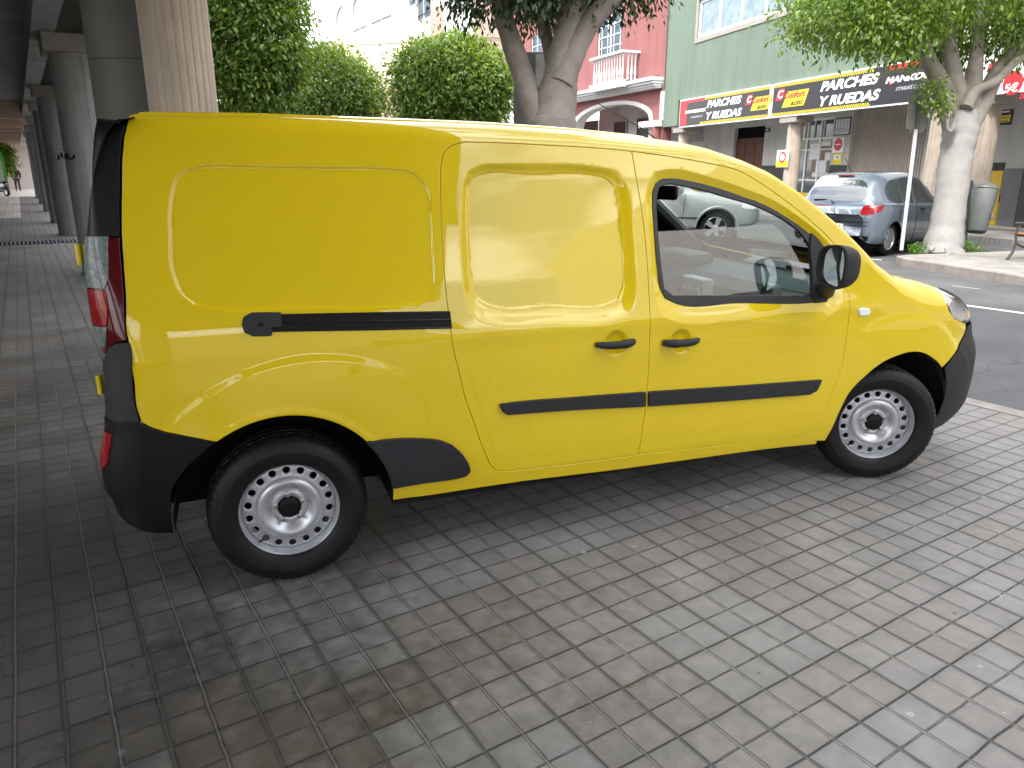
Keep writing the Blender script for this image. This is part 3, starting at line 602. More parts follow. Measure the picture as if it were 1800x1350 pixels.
# ------------------------------------------------------------------ wheels
def build_wheel(loc, rz, name='wheel'):
    w = bpy.data.objects.new(name, None); C.objects.link(w); w.empty_display_size = .1; w.parent = VAN
    w.location = Vector(loc)-Vector(VAN.location); w.rotation_euler = (PI/2, 0, rz)
    n = 180; prof = [(.196, -.014), (.203, .001), (.214, .006), (.232, .012), (.252, .0145), (.262, .0150), (.264, .0135), (.275, .012), (.290, .004), (.301, -.006), (.3085, -.018), (.3125, -.030), (.3145, -.045), (.3085, -.050), (.3085, -.056), (.3155, -.060), (.3165, -.083), (.309, -.087), (.309, -.096), (.3165, -.100), (.316, -.125), (.309, -.128), (.309, -.137), (.315, -.140), (.309, -.175), (.29, -.195), (.25, -.205), (.2, -.19)]
    bm = bmesh.new(); rings = []
    for q, (r, h) in enumerate(prof):
        row = []
        for k in range(n):
            rr = r-(.0035 if (8 <= q <= 12 and k % 3 == 0) else 0)-(.004 if (q in (15, 16, 19, 20, 23) and k % 5 == 0) else 0)
            a = 2*PI*k/n; row.append(bm.verts.new((rr*math.cos(a), rr*math.sin(a), h)))
        rings.append(row)
    for A0, B0 in zip(rings, rings[1:]):
        for k in range(n): bm.faces.new((A0[k], A0[(k+1) % n], B0[(k+1) % n], B0[k]))
    # slight bulge where the tyre meets the ground
    for v in bm.verts:
        pass
    mb = MB(); mb.bm.free(); mb.bm = bm; mb.build('tyre', RUB, w, True, ang=50)
    NS = 18; mb = MB()
    mb.lathe([(.180, -.150), (.178, -.07), (.1785, -.058), (.181, -.048), (.1865, -.034), (.1885, -.024), (.195, -.018), (.1985, -.006), (.2005, .0), (.2035, .003), (.207, .0015), (.2085, -.004), (.206, -.010)], 120)
    mb.build('rim', SIL, w, True, ang=75).scale = (1.03, 1.03, 1)
    mb = MB(); bm = mb.bm; r0, r1, m_, hr, rc = .179, .131, 5, .0142, .1555
    def hh(r): return float(np.interp(r, [.10, .131, .138, .168, .176, .179], [-.040, -.0455, -.047, -.049, -.053, -.060]))
    for s in range(NS):
        a0 = 2*PI*s/NS; da = 2*PI/NS; sq = []
        for (ta, tb_) in [((-1, -1), (1, -1)), ((1, -1), (1, 1)), ((1, 1), (-1, 1)), ((-1, 1), (-1, -1))]:
            for k in range(m_): t = k/m_; sq.append((ta[0]*(1-t)+tb_[0]*t, ta[1]*(1-t)+tb_[1]*t))
        N = len(sq); rows = []; ac = a0+da/2; er = np.array((math.cos(ac), math.sin(ac))); et = np.array((-er[1], er[0]))
        for f_, dz in ((1, 0), (.6, 0), (.2, 0), (.07, -.0008), (0, -.003), (0, -.012)):
            row = []
            for (x, y) in sq:
                ang = a0+da/2*(1+x); r = (r1+r0)/2+(r0-r1)/2*y; P = np.array((r*math.cos(ang), r*math.sin(ang))); l = math.hypot(x, y)
                Pp = (er*(rc+hr*y/l)+et*(hr*x/l))*(1-f_)+P*f_; row.append(bm.verts.new((Pp[0], Pp[1], hh(np.hypot(*Pp))+dz)))
            rows.append(row)
        for A0, B0 in zip(rows, rows[1:]):
            for k in range(N): bm.faces.new((A0[k], A0[(k+1) % N], B0[(k+1) % N], B0[k]))
    bmesh.ops.remove_doubles(bm, verts=bm.verts, dist=.00002)
    mb.build('wheel_disc', SIL, w, True, ang=85).scale = (1.03, 1.03, 1)
    mb = MB(); mb.lathe([(.1312, -.0456), (.128, -.0425), (.123, -.036), (.116, -.0305), (.108, -.0285), (.099, -.0305), (.090, -.036), (.082, -.044), (.075, -.052), (.070, -.056), (.0675, -.0545), (.066, -.051), (.063, -.0495), (.047, -.0495), (.045, -.052), (.0445, -.065)], 120)
    mb.build('wheel_dome', SIL, w, True, ang=60).scale = (1.03, 1.03, 1)
    mb = MB(); mb.lathe([(.178, -.12), (.05, -.12), (.03, -.09)], 40); mb.build('brake_drum', UND, w)
    mb = MB(); mb.lathe([(.0445, -.066), (.0435, -.046), (.041, -.042), (.030, -.040), (.024, -.038), (.022, -.034), (.017, -.034), (.016, -.037), (0, -.037)], 32); hcp = mb.build('hub_cap', BPLAS, w, True)
    for k in range(5):
        a = 2*PI*k/5+PI/2+.07; mb = MB(); x, y = .0560*math.cos(a), .0560*math.sin(a)
        mb.cyl((x, y, -.052), (x, y, -.041), .0105, .0098, n=20); mb.cyl((x, y, -.042), (x, y, -.030), .0080, .0074, n=6)
        b = mb.build('wheel_bolt', STEEL, w, True)
    for k in range(5):
        pass
    mb = MB(); a = math.radians(225); x, y = .181*math.cos(a), .181*math.sin(a); x2, y2 = .160*math.cos(a), .160*math.sin(a)
    mb.tube([(x, y, -.035), ((x+x2)/2, (y+y2)/2, -.028), (x2, y2, -.020)], [.0045, .004, .0042], 8); mb.build('valve', BPLAS, w, True)
    return w
w1 = build_wheel((0, .02, .312), 0)
w2 = copy_tree(w1, VAN); w2.location = Vector((3.081-.041, .029, .312))-Vector(VAN.location); w2.rotation_euler = (PI/2, 0, math.radians(-24.2)); 
for i, (x, rz) in enumerate(((0, 0), (3.081, math.radians(-24.2)))):
    w3 = copy_tree(w1, VAN); w3.location = Vector((x, 2*HW-.02, .312))-Vector(VAN.location); w3.rotation_euler = (-PI/2, 0, rz)
# wheel wells, floor, bulkhead
def well(cx):
    for y0, y1 in ((.03, .32), (2*HW-.32, 2*HW-.03)):
        mb = MB()
        n = 26; R_ = .43; a = [mb.bm.verts.new((cx+R_*math.cos(t), y0, .312+R_*math.sin(t))) for t in np.linspace(-.02, PI+(.06 if cx < 1 else .05), n)]; b = [mb.bm.verts.new((v.co.x, y1, v.co.z)) for v in a]
        for i in range(n-1): mb.bm.faces.new((a[i], a[i+1], b[i+1], b[i]))
        inner = b if y1 < HW else a
        mb.bm.faces.new(inner)
        o = mb.build('wheel_well', UND, VAN); o.location = -Vector(VAN.location)
well(0); well(3.08)
mb = MB(); mb.box(.42, 2.62, .05, 2*HW-.05, .26, .34); mb.box(-.55, -.45, .2, 2*HW-.2, .34, .5); mb.box(-.5, 3.6, .34, 2*HW-.34, .28, .42); mb.box(1.50, 1.53, .1, 2*HW-.1, .34, 1.15)
o = mb.build('underbody', UND, VAN); o.location = -Vector(VAN.location)
# exhaust and spare
# ------------------------------------------------------------------ cabin
def vb(mb, name, m, smooth=True, par=VAN):
    o = mb.build(name, m, par, smooth); o.location = -Vector(VAN.location); return o
for yc in (.48, 1.35):
    mb = MB(); mb.box(1.80, 2.28, yc-.25, yc+.25, .55, .72, .05); vb(mb, 'seat', INTR); mb = MB(); mb.box(1.66, 1.82, yc-.25, yc+.25, .62, 1.22, .06, rot=Matrix.Rotation(-.17, 4, 'Y'), at=Vector((.16, 0, -.30))); st = vb(mb, 'backrest', INTR)
    mb = MB(); mb.box(1.60, 1.70, yc-.13, yc+.13, 1.26, 1.46, .045); mb.cyl((1.66, yc-.05, 1.15), (1.65, yc-.05, 1.28), .007); mb.cyl((1.66, yc+.05, 1.15), (1.65, yc+.05, 1.28), .007); h = mb.build('headrest', INTR, st, True)
mb = MB(); n = 20; prof = [(2.50, .55), (2.47, .80), (2.50, .98), (2.56, 1.035), (2.66, 1.065), (2.80, 1.075), (2.98, 1.06), (3.0, .55)]
mb.prism(prof, 2*HW-.24, Matrix.Translation((0, .12, 0)))
dsh = vb(mb, 'dashboard', INTR, False)
mb = MB(); mb.box(2.40, 2.49, .80, 1.04, .86, 1.02, .02)
for k in range(3): mb.cyl((2.405, .84+.08*k, .94), (2.385, .84+.08*k, .94), .026, n=20)
cs = mb.build('heater_controls', INTL, dsh, True)
mb = MB()
for k in range(3): mb.cyl((2.39, .84+.08*k, .94), (2.372, .84+.08*k, .94), .020, n=20)
mb.build('knob', BPLAS, cs, True)
for yc in (.30, 1.53):
    mb = MB(); mb.lathe([(.055, -.03), (.055, .02), (.045, .024), (.044, .0), (0, 0)], 28, M=Matrix.Translation((2.47, yc, 1.01))@Matrix.Rotation(-PI/2, 4, 'Y')); mb.build('air_vent', INTL, dsh, True)
mb = MB(); mb.box(2.52, 2.72, 1.14, 1.58, 1.03, 1.13, .04); mb.build('instrument_hood', INTR, dsh, True)
mb = MB(); M_ = Matrix.Translation((2.30, 1.35, 1.0))@Matrix.Rotation(math.radians(-65), 4, 'Y')
mb.tube([M_@Vector((.185*math.cos(a), .185*math.sin(a), 0)) for a in np.linspace(0, 2*PI, 33)[:-1]], .014, 8, True)
for a in (0.2, PI-.2, -PI/2): mb.tube([M_@Vector((0, 0, -.02)), M_@Vector((.18*math.cos(a), .18*math.sin(a), 0))], .014, 6)
mb.cyl(M_@Vector((0, 0, -.04)), M_@Vector((0, 0, .01)), .06); mb.cyl(M_@Vector((0, 0, -.02)), Vector((2.6, 1.35, .86)), .03)
vb(mb, 'steering_wheel', BPLAS)
mb = MB(); mb.box(2.22, 2.25, .80, 1.03, 1.47, 1.55, .014, rot=Matrix.Rotation(.3, 4, 'Z'), at=Vector((.25, -.7, 0))); mb.cyl((2.2, .95, 1.57), (2.24, .95, 1.52), .01); rm = vb(mb, 'rear_view_mirror', BPLAS)
mb = MB(); mb.tube([(1.60, .16, 1.40), (1.72, .22, 1.2), (1.85, .38, .95), (1.95, .5, .8)], [.02, .022, .022, .02], 4); vb(mb, 'seat_belt', BPLAS)
# headliner
if 0: hl_ = skin('headliner', np.linspace(1.5, 1.98, 8), (vt(.03), vcent), INTL, VAN, 10, e=-.03)
# antenna
ap = at_plane(1166, 247, (0, .78, 0), (0, 1, 0)); ae = at_plane(1048, 180, (0, .92, 0), (0, 1, 0))
mb = MB(); mb.tube([ap+[0, 0, -.02], ap*.7+ae*.3, ae], [.004, .0028, .0022], 6); mb.cyl(ap+[0, 0, -.04], ap+[0, 0, 0.0], .02, .012, n=12); vb(mb, 'antenna', BPLAS)
# roof ribs
for yc in (.33, .50, .67, .84, 1.0, 1.17, 1.33, 1.5):
    pts = []
    for u_ in np.linspace(-.35, 1.7, 24):
        p = S(np.array([[u_, vcent(u_)-(HW-yc) if yc <= HW else vcent(u_)-(yc-HW)]]))[0]; pts.append((p[0], yc, p[2]-.006))
    mb = MB(); mb.tube(pts, .014, 8)
    mb.build('roof_rib', YEL, roof, True).location = -Vector(VAN.location)
for s_ in (0, 1):
    pts = []
    for u_ in np.linspace(-.36, 2.0, 36):
        p = S(np.array([[u_, vtop(u_)[0]]]))[0]; pts.append((p[0], p[1]+.004 if not s_ else 2*HW-p[1]-.004, p[2]-.003))
    mb = MB(); mb.tube(pts, .006, 6); mb.build('roof_gutter', YEL, roof, True).location = -Vector(VAN.location)
# ================================================================== THE PLACE
AA = math.radians(102.5); UA = np.array([math.cos(AA), math.sin(AA), 0]); VA = np.array([math.sin(AA), -math.cos(AA), 0])   # along / across the arcade
PA = np.array([-2.06, 10.95, 0.])                                       # foot of one arcade column
def arc(a, b, z=0.): return PA+UA*a+VA*b+np.array([0, 0, z])
RZA = AA-PI/2
# ---- paving material: small square cobbles scored two by two in slabs
def paving(name, lum=.24, rot=AA-PI/2, shade_grime=False):
    m = bpy.data.materials.new(name); m.use_nodes = True; nt = m.node_tree; L = nt.links.new; b = nt.nodes['Principled BSDF']
    N = lambda t, **k: [setattr(n_ := nt.nodes.new(t), a, v) for a, v in k.items()] and n_ or nt.nodes.new(t)
    def math_(op, a, b_=None, c=None, cl=False):
        n = nt.nodes.new('ShaderNodeMath'); n.operation = op; n.use_clamp = cl
        for i, x in enumerate((a, b_, c)):
            if x is None: continue
            if isinstance(x, (int, float)): n.inputs[i].default_value = x
            else: L(x, n.inputs[i])
        return n.outputs[0]
    geo = nt.nodes.new('ShaderNodeNewGeometry'); mp = nt.nodes.new('ShaderNodeMapping'); mp.vector_type = 'TEXTURE'
    g0 = at_z(937.5, 1076.2); mp.inputs['Location'].default_value = (g0[0], g0[1], 0); mp.inputs['Rotation'].default_value = (0, 0, rot); mp.inputs['Scale'].default_value = (.2575, .2575, .2575)
    L(geo.outputs['Position'], mp.inputs['Vector'])
    wob = nt.nodes.new('ShaderNodeTexNoise'); wob.inputs['Scale'].default_value = 1.3; wob.inputs['Detail'].default_value = 2
    wv = nt.nodes.new('ShaderNodeVectorMath'); wv.operation = 'MULTIPLY_ADD'; wv.inputs[1].default_value = (.05, .05, 0); L(wob.outputs['Color'], wv.inputs[0]); L(mp.outputs[0], wv.inputs[2]); L(mp.outputs[0], wob.inputs['Vector'])
    off = nt.nodes.new('ShaderNodeVectorMath'); off.operation = 'ADD'; off.inputs[1].default_value = (-.025, -.025, 0); L(wv.outputs[0], off.inputs[0])
    sp = nt.nodes.new('ShaderNodeSeparateXYZ'); L(off.outputs[0], sp.inputs[0]); X, Y = sp.outputs[0], sp.outputs[1]
    def dline(c, per): return math_('MULTIPLY', math_('PINGPONG', c, per/2), 1.0)
    dj = math_('MINIMUM', dline(X, 1.0), dline(Y, 1.0))                  # slab joints
    dgx, dgy = dline(X, .5), dline(Y, .5)
    dg = math_('MINIMUM', dgx, dgy)
    def prof(d, w0, w1):
        r = nt.nodes.new('ShaderNodeMapRange'); r.interpolation_type = 'SMOOTHSTEP'; r.inputs[1].default_value = w0; r.inputs[2].default_value = w1; L(d, r.inputs[0]); return r.outputs[0]
    fine = nt.nodes.new('ShaderNodeTexNoise'); fine.inputs['Scale'].default_value = 9; fine.inputs['Detail'].default_value = 6; L(mp.outputs[0], fine.inputs['Vector'])
    jag = math_('MULTIPLY_ADD', fine.outputs['Fac'], .022, -.011)
    dg2, dj2 = math_('ADD', dg, jag), math_('ADD', dj, math_('MULTIPLY', jag, .6))
    ax_, ay_ = math_('ADD', dgx, jag), math_('ADD', dgy, jag)
    topx = prof(ax_, .010, .022); topy = prof(ay_, .005, .014); top = topx; both = math_('MULTIPLY', topx, topy)
    rim_ = math_('MULTIPLY', prof(ax_, .010, .018), math_('SUBTRACT', 1.0, prof(ax_, .024, .044))); rim_ = math_('MAXIMUM', rim_, math_('MULTIPLY', math_('SUBTRACT', 1.0, prof(ay_, .010, .030)), 1.0)); joint = prof(dj2, .007, .015)
    # colours
    wn = nt.nodes.new('ShaderNodeTexWhiteNoise'); fl = nt.nodes.new('ShaderNodeVectorMath'); fl.operation = 'FLOOR'; L(off.outputs[0], fl.inputs[0]); L(fl.outputs[0], wn.inputs['Vector'])
    o2 = nt.nodes.new('ShaderNodeVectorMath'); o2.operation = 'SCALE'; o2.inputs['Scale'].default_value = 2; L(off.outputs[0], o2.inputs[0])
    fl2 = nt.nodes.new('ShaderNodeVectorMath'); fl2.operation = 'FLOOR'; L(o2.outputs[0], fl2.inputs[0]); wn2 = nt.nodes.new('ShaderNodeTexWhiteNoise'); L(fl2.outputs[0], wn2.inputs['Vector'])
    big = nt.nodes.new('ShaderNodeTexNoise'); big.inputs['Scale'].default_value = .55; big.inputs['Detail'].default_value = 5; L(mp.outputs[0], big.inputs['Vector'])
    spk = nt.nodes.new('ShaderNodeTexNoise'); spk.inputs['Scale'].default_value = 75; spk.inputs['Detail'].default_value = 5; spk.inputs['Roughness'].default_value = .7; L(mp.outputs[0], spk.inputs['Vector'])
    med = nt.nodes.new('ShaderNodeTexNoise'); med.inputs['Scale'].default_value = 4; med.inputs['Detail'].default_value = 6; L(mp.outputs[0], med.inputs['Vector'])
    lum_ = math_('ADD', .50, math_('MULTIPLY', wn.outputs['Value'], .12))
    lum_ = math_('ADD', lum_, math_('MULTIPLY', wn2.outputs['Value'], .09))
    lum_ = math_('ADD', lum_, math_('MULTIPLY', math_('SUBTRACT', big.outputs['Fac'], .5), .9))
    lum_ = math_('ADD', lum_, math_('MULTIPLY', math_('SUBTRACT', spk.outputs['Fac'], .5), 1.1))
    lum_ = math_('ADD', lum_, math_('MULTIPLY', math_('SUBTRACT', med.outputs['Fac'], .5), .5))
    edge = prof(dj, .03, .14); lum_ = math_('MULTIPLY', lum_, math_('MULTIPLY_ADD', math_('MULTIPLY', edge, math_('MULTIPLY_ADD', med.outputs['Fac'], -.6, 1.1)), .22, .84))
    rmp = nt.nodes.new('ShaderNodeMapRange'); rmp.inputs[1].default_value = 0; rmp.inputs[2].default_value = 1; rmp.inputs[3].default_value = .35*lum; rmp.inputs[4].default_value = 1.55*lum; L(lum_, rmp.inputs[0])
    tint = nt.nodes.new('ShaderNodeMixRGB'); tint.inputs[1].default_value = (1.07, 1.0, .92, 1); tint.inputs[2].default_value = (1.02, 1.0, .96, 1); L(wn.outputs['Value'], tint.inputs[0])
    col = nt.nodes.new('ShaderNodeVectorMath'); col.operation = 'SCALE'; L(tint.outputs[0], col.inputs[0]); L(rmp.outputs[0], col.inputs['Scale'])
    dk = nt.nodes.new('ShaderNodeVectorMath'); dk.operation = 'SCALE'; L(col.outputs[0], dk.inputs[0]); L(math_('MULTIPLY_ADD', math_('MULTIPLY', rim_, math_('MULTIPLY_ADD', fine.outputs['Fac'], 1.6, -.25, True)), -.85, 1.0), dk.inputs['Scale']); col = dk
    gro = nt.nodes.new('ShaderNodeMixRGB'); gro.inputs[1].default_value = (.30*lum/.24, .29*lum/.24, .27*lum/.24, 1); L(top, gro.inputs[0]); L(col.outputs[0], gro.inputs[2])
    jo = nt.nodes.new('ShaderNodeMixRGB'); jo.inputs[1].default_value = (.035, .032, .03, 1); L(math_('MULTIPLY_ADD', joint, .6, .4), jo.inputs[0]); L(gro.outputs[0], jo.inputs[2])
    # gum spots and bright chips
    def spots(scale, rad, thr, colr, prev):
        v = nt.nodes.new('ShaderNodeTexVoronoi'); v.inputs['Scale'].default_value = scale; L(mp.outputs[0], v.inputs['Vector'])
        w = nt.nodes.new('ShaderNodeSeparateColor'); L(v.outputs['Color'], w.inputs[0])
        on = math_('GREATER_THAN', w.outputs[0], thr); inside = math_('LESS_THAN', math_('ADD', v.outputs['Distance'], math_('MULTIPLY', jag, 2.5)), rad)
        f = math_('MULTIPLY', math_('MULTIPLY', on, inside), .8); mx = nt.nodes.new('ShaderNodeMixRGB'); L(f, mx.inputs[0]); L(prev, mx.inputs[1]); mx.inputs[2].default_value = (*colr, 1); return mx.outputs[0]
    c = spots(1.1, .055, .70, (.30, .30, .31), jo.outputs[0]); c = spots(1.7, .045, .78, (.06, .055, .05), c); c = spots(5.5, .05, .96, (.6, .6, .58), c); c = spots(2.9, .05, .9, (.27, .27, .27), c)
    if shade_grime:                                                          # arcade shade and some dirt painted into the slab colour, ragged towards the square
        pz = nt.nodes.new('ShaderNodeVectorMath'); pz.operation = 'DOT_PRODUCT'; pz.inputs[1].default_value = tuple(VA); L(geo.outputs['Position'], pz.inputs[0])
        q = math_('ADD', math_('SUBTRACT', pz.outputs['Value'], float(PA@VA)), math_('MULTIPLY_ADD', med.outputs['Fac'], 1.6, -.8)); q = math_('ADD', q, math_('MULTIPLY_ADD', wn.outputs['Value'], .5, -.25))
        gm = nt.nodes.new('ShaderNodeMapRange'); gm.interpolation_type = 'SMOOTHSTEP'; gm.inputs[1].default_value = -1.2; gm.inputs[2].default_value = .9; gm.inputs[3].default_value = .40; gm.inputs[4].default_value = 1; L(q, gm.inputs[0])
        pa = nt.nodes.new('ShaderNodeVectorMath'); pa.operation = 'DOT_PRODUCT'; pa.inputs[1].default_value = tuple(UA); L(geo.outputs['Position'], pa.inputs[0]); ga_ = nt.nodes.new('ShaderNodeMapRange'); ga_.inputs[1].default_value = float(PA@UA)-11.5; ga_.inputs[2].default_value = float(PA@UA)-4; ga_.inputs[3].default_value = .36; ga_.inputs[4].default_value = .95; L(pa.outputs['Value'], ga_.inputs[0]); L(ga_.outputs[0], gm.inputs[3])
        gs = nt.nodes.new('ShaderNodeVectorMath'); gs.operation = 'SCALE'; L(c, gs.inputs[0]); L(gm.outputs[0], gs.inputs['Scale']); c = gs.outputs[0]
    L(c, b.inputs['Base Color'])
    rr = nt.nodes.new('ShaderNodeMapRange'); rr.inputs[1].default_value = .35; rr.inputs[2].default_value = .65; rr.inputs[3].default_value = .55; rr.inputs[4].default_value = .80; L(big.outputs['Fac'], rr.inputs[0]); L(rr.outputs[0], b.inputs['Roughness'])
    if shade_grime: L(math_('ADD', math_('MULTIPLY', rr.outputs[0], math_('MULTIPLY_ADD', gm.outputs[0], .9, .1)), math_('MULTIPLY', math_('SUBTRACT', 1.0, both), .4)), b.inputs['Roughness'])
    h = math_('ADD', math_('MULTIPLY', both, .95), math_('MULTIPLY', joint, .35)); h = math_('ADD', h, math_('MULTIPLY', fine.outputs['Fac'], .10)); h = math_('ADD', h, math_('MULTIPLY', spk.outputs['Fac'], .05)); h = math_('ADD', h, math_('MULTIPLY', wn.outputs['Value'], .25))
    bp = nt.nodes.new('ShaderNodeBump'); bp.inputs['Distance'].default_value = .006; bp.inputs['Strength'].default_value = .9; L(h, bp.inputs['Height']); L(bp.outputs[0], b.inputs['Normal'])
    return m
PAVE = paving('cobble_slabs', .155, shade_grime=True); PAVE2 = paving('far_pavement_slabs', .22, rot=math.radians(85.5-90))
def asphalt():
    m = mat('asphalt', (.086, .087, .090), rough=.85, var=.25, vscale=1.2, bump=.5, bscale=250); return m
ASPH = asphalt()
def cracked(m):
    nt = m.node_tree; b = nt.nodes['Principled BSDF']; g = nt.nodes.new('ShaderNodeNewGeometry'); n = nt.nodes.new('ShaderNodeTexNoise'); n.inputs['Scale'].default_value = 1.4; n.inputs['Detail'].default_value = 6
    a = nt.nodes.new('ShaderNodeVectorMath'); a.operation = 'MULTIPLY_ADD'; a.inputs[1].default_value = (1.1, 1.1, 0); v = nt.nodes.new('ShaderNodeTexVoronoi'); v.feature = 'DISTANCE_TO_EDGE'; v.inputs['Scale'].default_value = .33
    nt.links.new(g.outputs['Position'], n.inputs['Vector']); nt.links.new(n.outputs['Color'], a.inputs[0]); nt.links.new(g.outputs['Position'], a.inputs[2]); nt.links.new(a.outputs[0], v.inputs['Vector'])
    r = nt.nodes.new('ShaderNodeMapRange'); r.inputs[1].default_value = .0; r.inputs[2].default_value = .006; r.inputs[3].default_value = .7; r.inputs[4].default_value = 1; nt.links.new(v.outputs['Distance'], r.inputs[0]); s_ = nt.nodes.new('ShaderNodeVectorMath'); s_.operation = 'SCALE'
    nt.links.new(b.inputs['Base Color'].links[0].from_socket, s_.inputs[0]); nt.links.new(r.outputs[0], s_.inputs['Scale']); nt.links.new(s_.outputs[0], b.inputs['Base Color'])
cracked(ASPH); weather(ASPH, .2, .5, .5)
CONC = mat('concrete', (.30, .30, .29), rough=.8, var=.22, vscale=1.6, bump=.35, bscale=30)
CONCW = mat('fluted_concrete', (.44, .375, .315), rough=.85, var=.18, vscale=2.5, bump=.4, bscale=40)
KERB = mat('kerb_stone', (.24, .215, .20), rough=.85, var=.3, vscale=5, bump=.4, bscale=60)
def sheet(name, pts, z, m, kind='structure'):
    mb = MB(); mb.bm.faces.new([mb.bm.verts.new((p[0], p[1], z)) for p in pts]); o = mb.build(name, m); return tag(o, kind=kind)
# near kerb line: road edge through (4.75, .7) parallel with the arcade
KP = np.array([4.80, .72, 0]); rd = lambda a, b: KP+UA*a+VA*b
GD = math.radians(85.5); GU = np.array([math.cos(GD), math.sin(GD), 0]); GN = np.array([-math.sin(GD), math.cos(GD), 0])  # green facade direction, normal towards the street
sheet('ground', [(-400, -400), (400, -400), (400, 400), (-400, 400)], -.03, ASPH)
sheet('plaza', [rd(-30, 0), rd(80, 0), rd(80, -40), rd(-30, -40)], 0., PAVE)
sheet('road', [rd(-40, .0), rd(-40, 30), rd(95, 30), rd(95, 0)], -.018, ASPH)
mb = MB()
for i in range(-12, 60):
    p = rd(i*.8, .06); mb.box(-.075, .075, -.396, .396, -.05, .004, .006, rot=Matrix.Rotation(RZA, 4, 'Z'), at=Vector(p))
tag(mb.build('kerb', KERB), kind='structure')
# road centre line and parking mark
WPAINT = mat('road_paint', (.70, .70, .68), rough=.7, var=.12, vscale=10)
c0, c1 = at_z(1697, 536.5, -.014), at_z(1800, 550.5, -.014); dcl = (c1-c0)/np.linalg.norm(c1-c0); nrm = np.array([-dcl[1], dcl[0], 0])
def stripe(a, b, w, name='road_line'):
    d = (b-a)/np.linalg.norm(b-a); n = np.array([-d[1], d[0], 0])*w/2; return sheet(name, [a+n, b+n, b-n, a-n], -.014, WPAINT)
stripe(c0-dcl*.05, c0+dcl*14, .09); stripe(at_z(1470, 449, -.014), at_z(1550, 457, -.014), .08, 'parking_line'); stripe(at_z(1672, 502, -.014), at_z(1722, 508, -.014), .02, 'road_scratch')
# far pavement with its kerb
k0 = at_z(1565, 452, .10); ks = at_z(1800, 478, .10); kd = (ks-k0)/np.linalg.norm(ks-k0)
kd = -GU; kp = k0
far = [kp+kd*25, kp+kd*.35, kp+kd*.10-GN*.12, kp-GN*.42, kp-GN*2.6, kp-GN*2.6+GU*.0-GN*2.4-kd*0.0, kp-GN*5.0+GU*.2, kp-GN*5.0+GU*60, kp-GN*40+GU*60, kp-GN*40-GU*30]
mb = MB(); top_ = [mb.bm.verts.new((p[0], p[1], .118)) for p in far]; mb.bm.faces.new(top_); bot = [mb.bm.verts.new((p[0], p[1], -.03)) for p in far]
for i in range(len(far)): j = (i+1) % len(far); mb.bm.faces.new((top_[i], top_[j], bot[j], bot[i]))
tag(mb.build('pavement', PAVE2), kind='structure')
mb = MB()
def kstone(p, q):
    d = (q-p); l = np.linalg.norm(d); a = math.atan2(d[1], d[0]); m_ = (p+q)/2
    mb.box(-l/2+.004, l/2-.004, -.07, .07, -.04, .126, .018, rot=Matrix.Rotation(a, 4, 'Z'), at=Vector(m_*[1, 1, 0]))
for i in range(0, 30): kstone(kp+kd*(.35+.62*i), kp+kd*(.35+.62*(i+1)))
kstone(kp+kd*.35, kp+kd*.10-GN*.12); kstone(kp+kd*.10-GN*.12, kp-GN*.42)
for i in range(7): kstone(kp-GN*(.42+.6*i), kp-GN*(.42+.6*(i+1)))
tag(mb.build('kerb', KERB), kind='structure')
# ------------------------------------------------------------------ arcade: ceiling, beams, columns, building mass above
CEIL = mat('ceiling_concrete', (.26, .26, .255), rough=.85, var=.15, vscale=.8, bump=.2, bscale=20)
SOFF = mat('peach_render', (.48, .36, .28), rough=.85, var=.1, vscale=1)
ab = empty('arcade_building', tuple(arc(0, 0)), 'large concrete building carried over the arcade on round columns, dark ceiling above the walkway', 'building', rz=RZA)
# local frame: x across (street side +), y along
mb = MB(); mb.box(-12, -.62, -6, 19.5, 3.95, 4.1); mb.box(-5.2, -.62, -26, -6.002, 3.95, 4.1); mb.box(-5.2, .80, -26.0, -6.002, 4.3, 4.45); mb.box(-12, .80, -6.0, 19.5, 4.3, 4.45); mb.build('ceiling', CEIL, ab)
mb = MB(); mb.box(-.62, -.32, -16, 60, 3.52, 4.302); mb.box(.50, .80, -16, 60, 3.52, 4.302)
mb.build('edge_beam', CONC, ab)
for i, y in enumerate([-14.6, -6.2, 0, 8.5, 13.9, 21.5, 29, 37]):
    mb = MB(); mb.box(-.319, .499, y-.16, y+.16, 3.56, 4.298); mb.build('cross_beam', CONC, ab)
mb = MB(); mb.box(-12, .80, -6, 60, 4.46, 11.0); mb.box(-5.2, .80, -26, -6.002, 4.46, 11.0); mb.build('upper_storeys', mat('building_render', (.36, .33, .30), rough=.9, var=.1), ab)
mb = MB(); mb.box(-12, -.64, 19.6, 26, 3.35, 4.44)
for k in range(8): mb.box(-12, -.66, 20.5+k*4.2, 21.2+k*4.2, 3.10, 3.345)
mb.build('soffit', SOFF, ab)
mb = MB(); mb.box(-12, -4.6, -6, 40, 0, 3.94); o_ = mb.build('inner_wall', mat('inner_wall_render', (.14, .14, .14), rough=.8), ab)
for y in (-9.5, -13, -16.5, -20, -23.5): mb = MB(); mb.box(-5.15, -4.65, y-.25, y+.25, 0, 3.94); mb.box(-5.0, -4.8, y+.252, y+3.248, 0, .9); mb.build('pier', CONC, ab)  # unseen piers and parapets, added to be mirrored in the van's flank
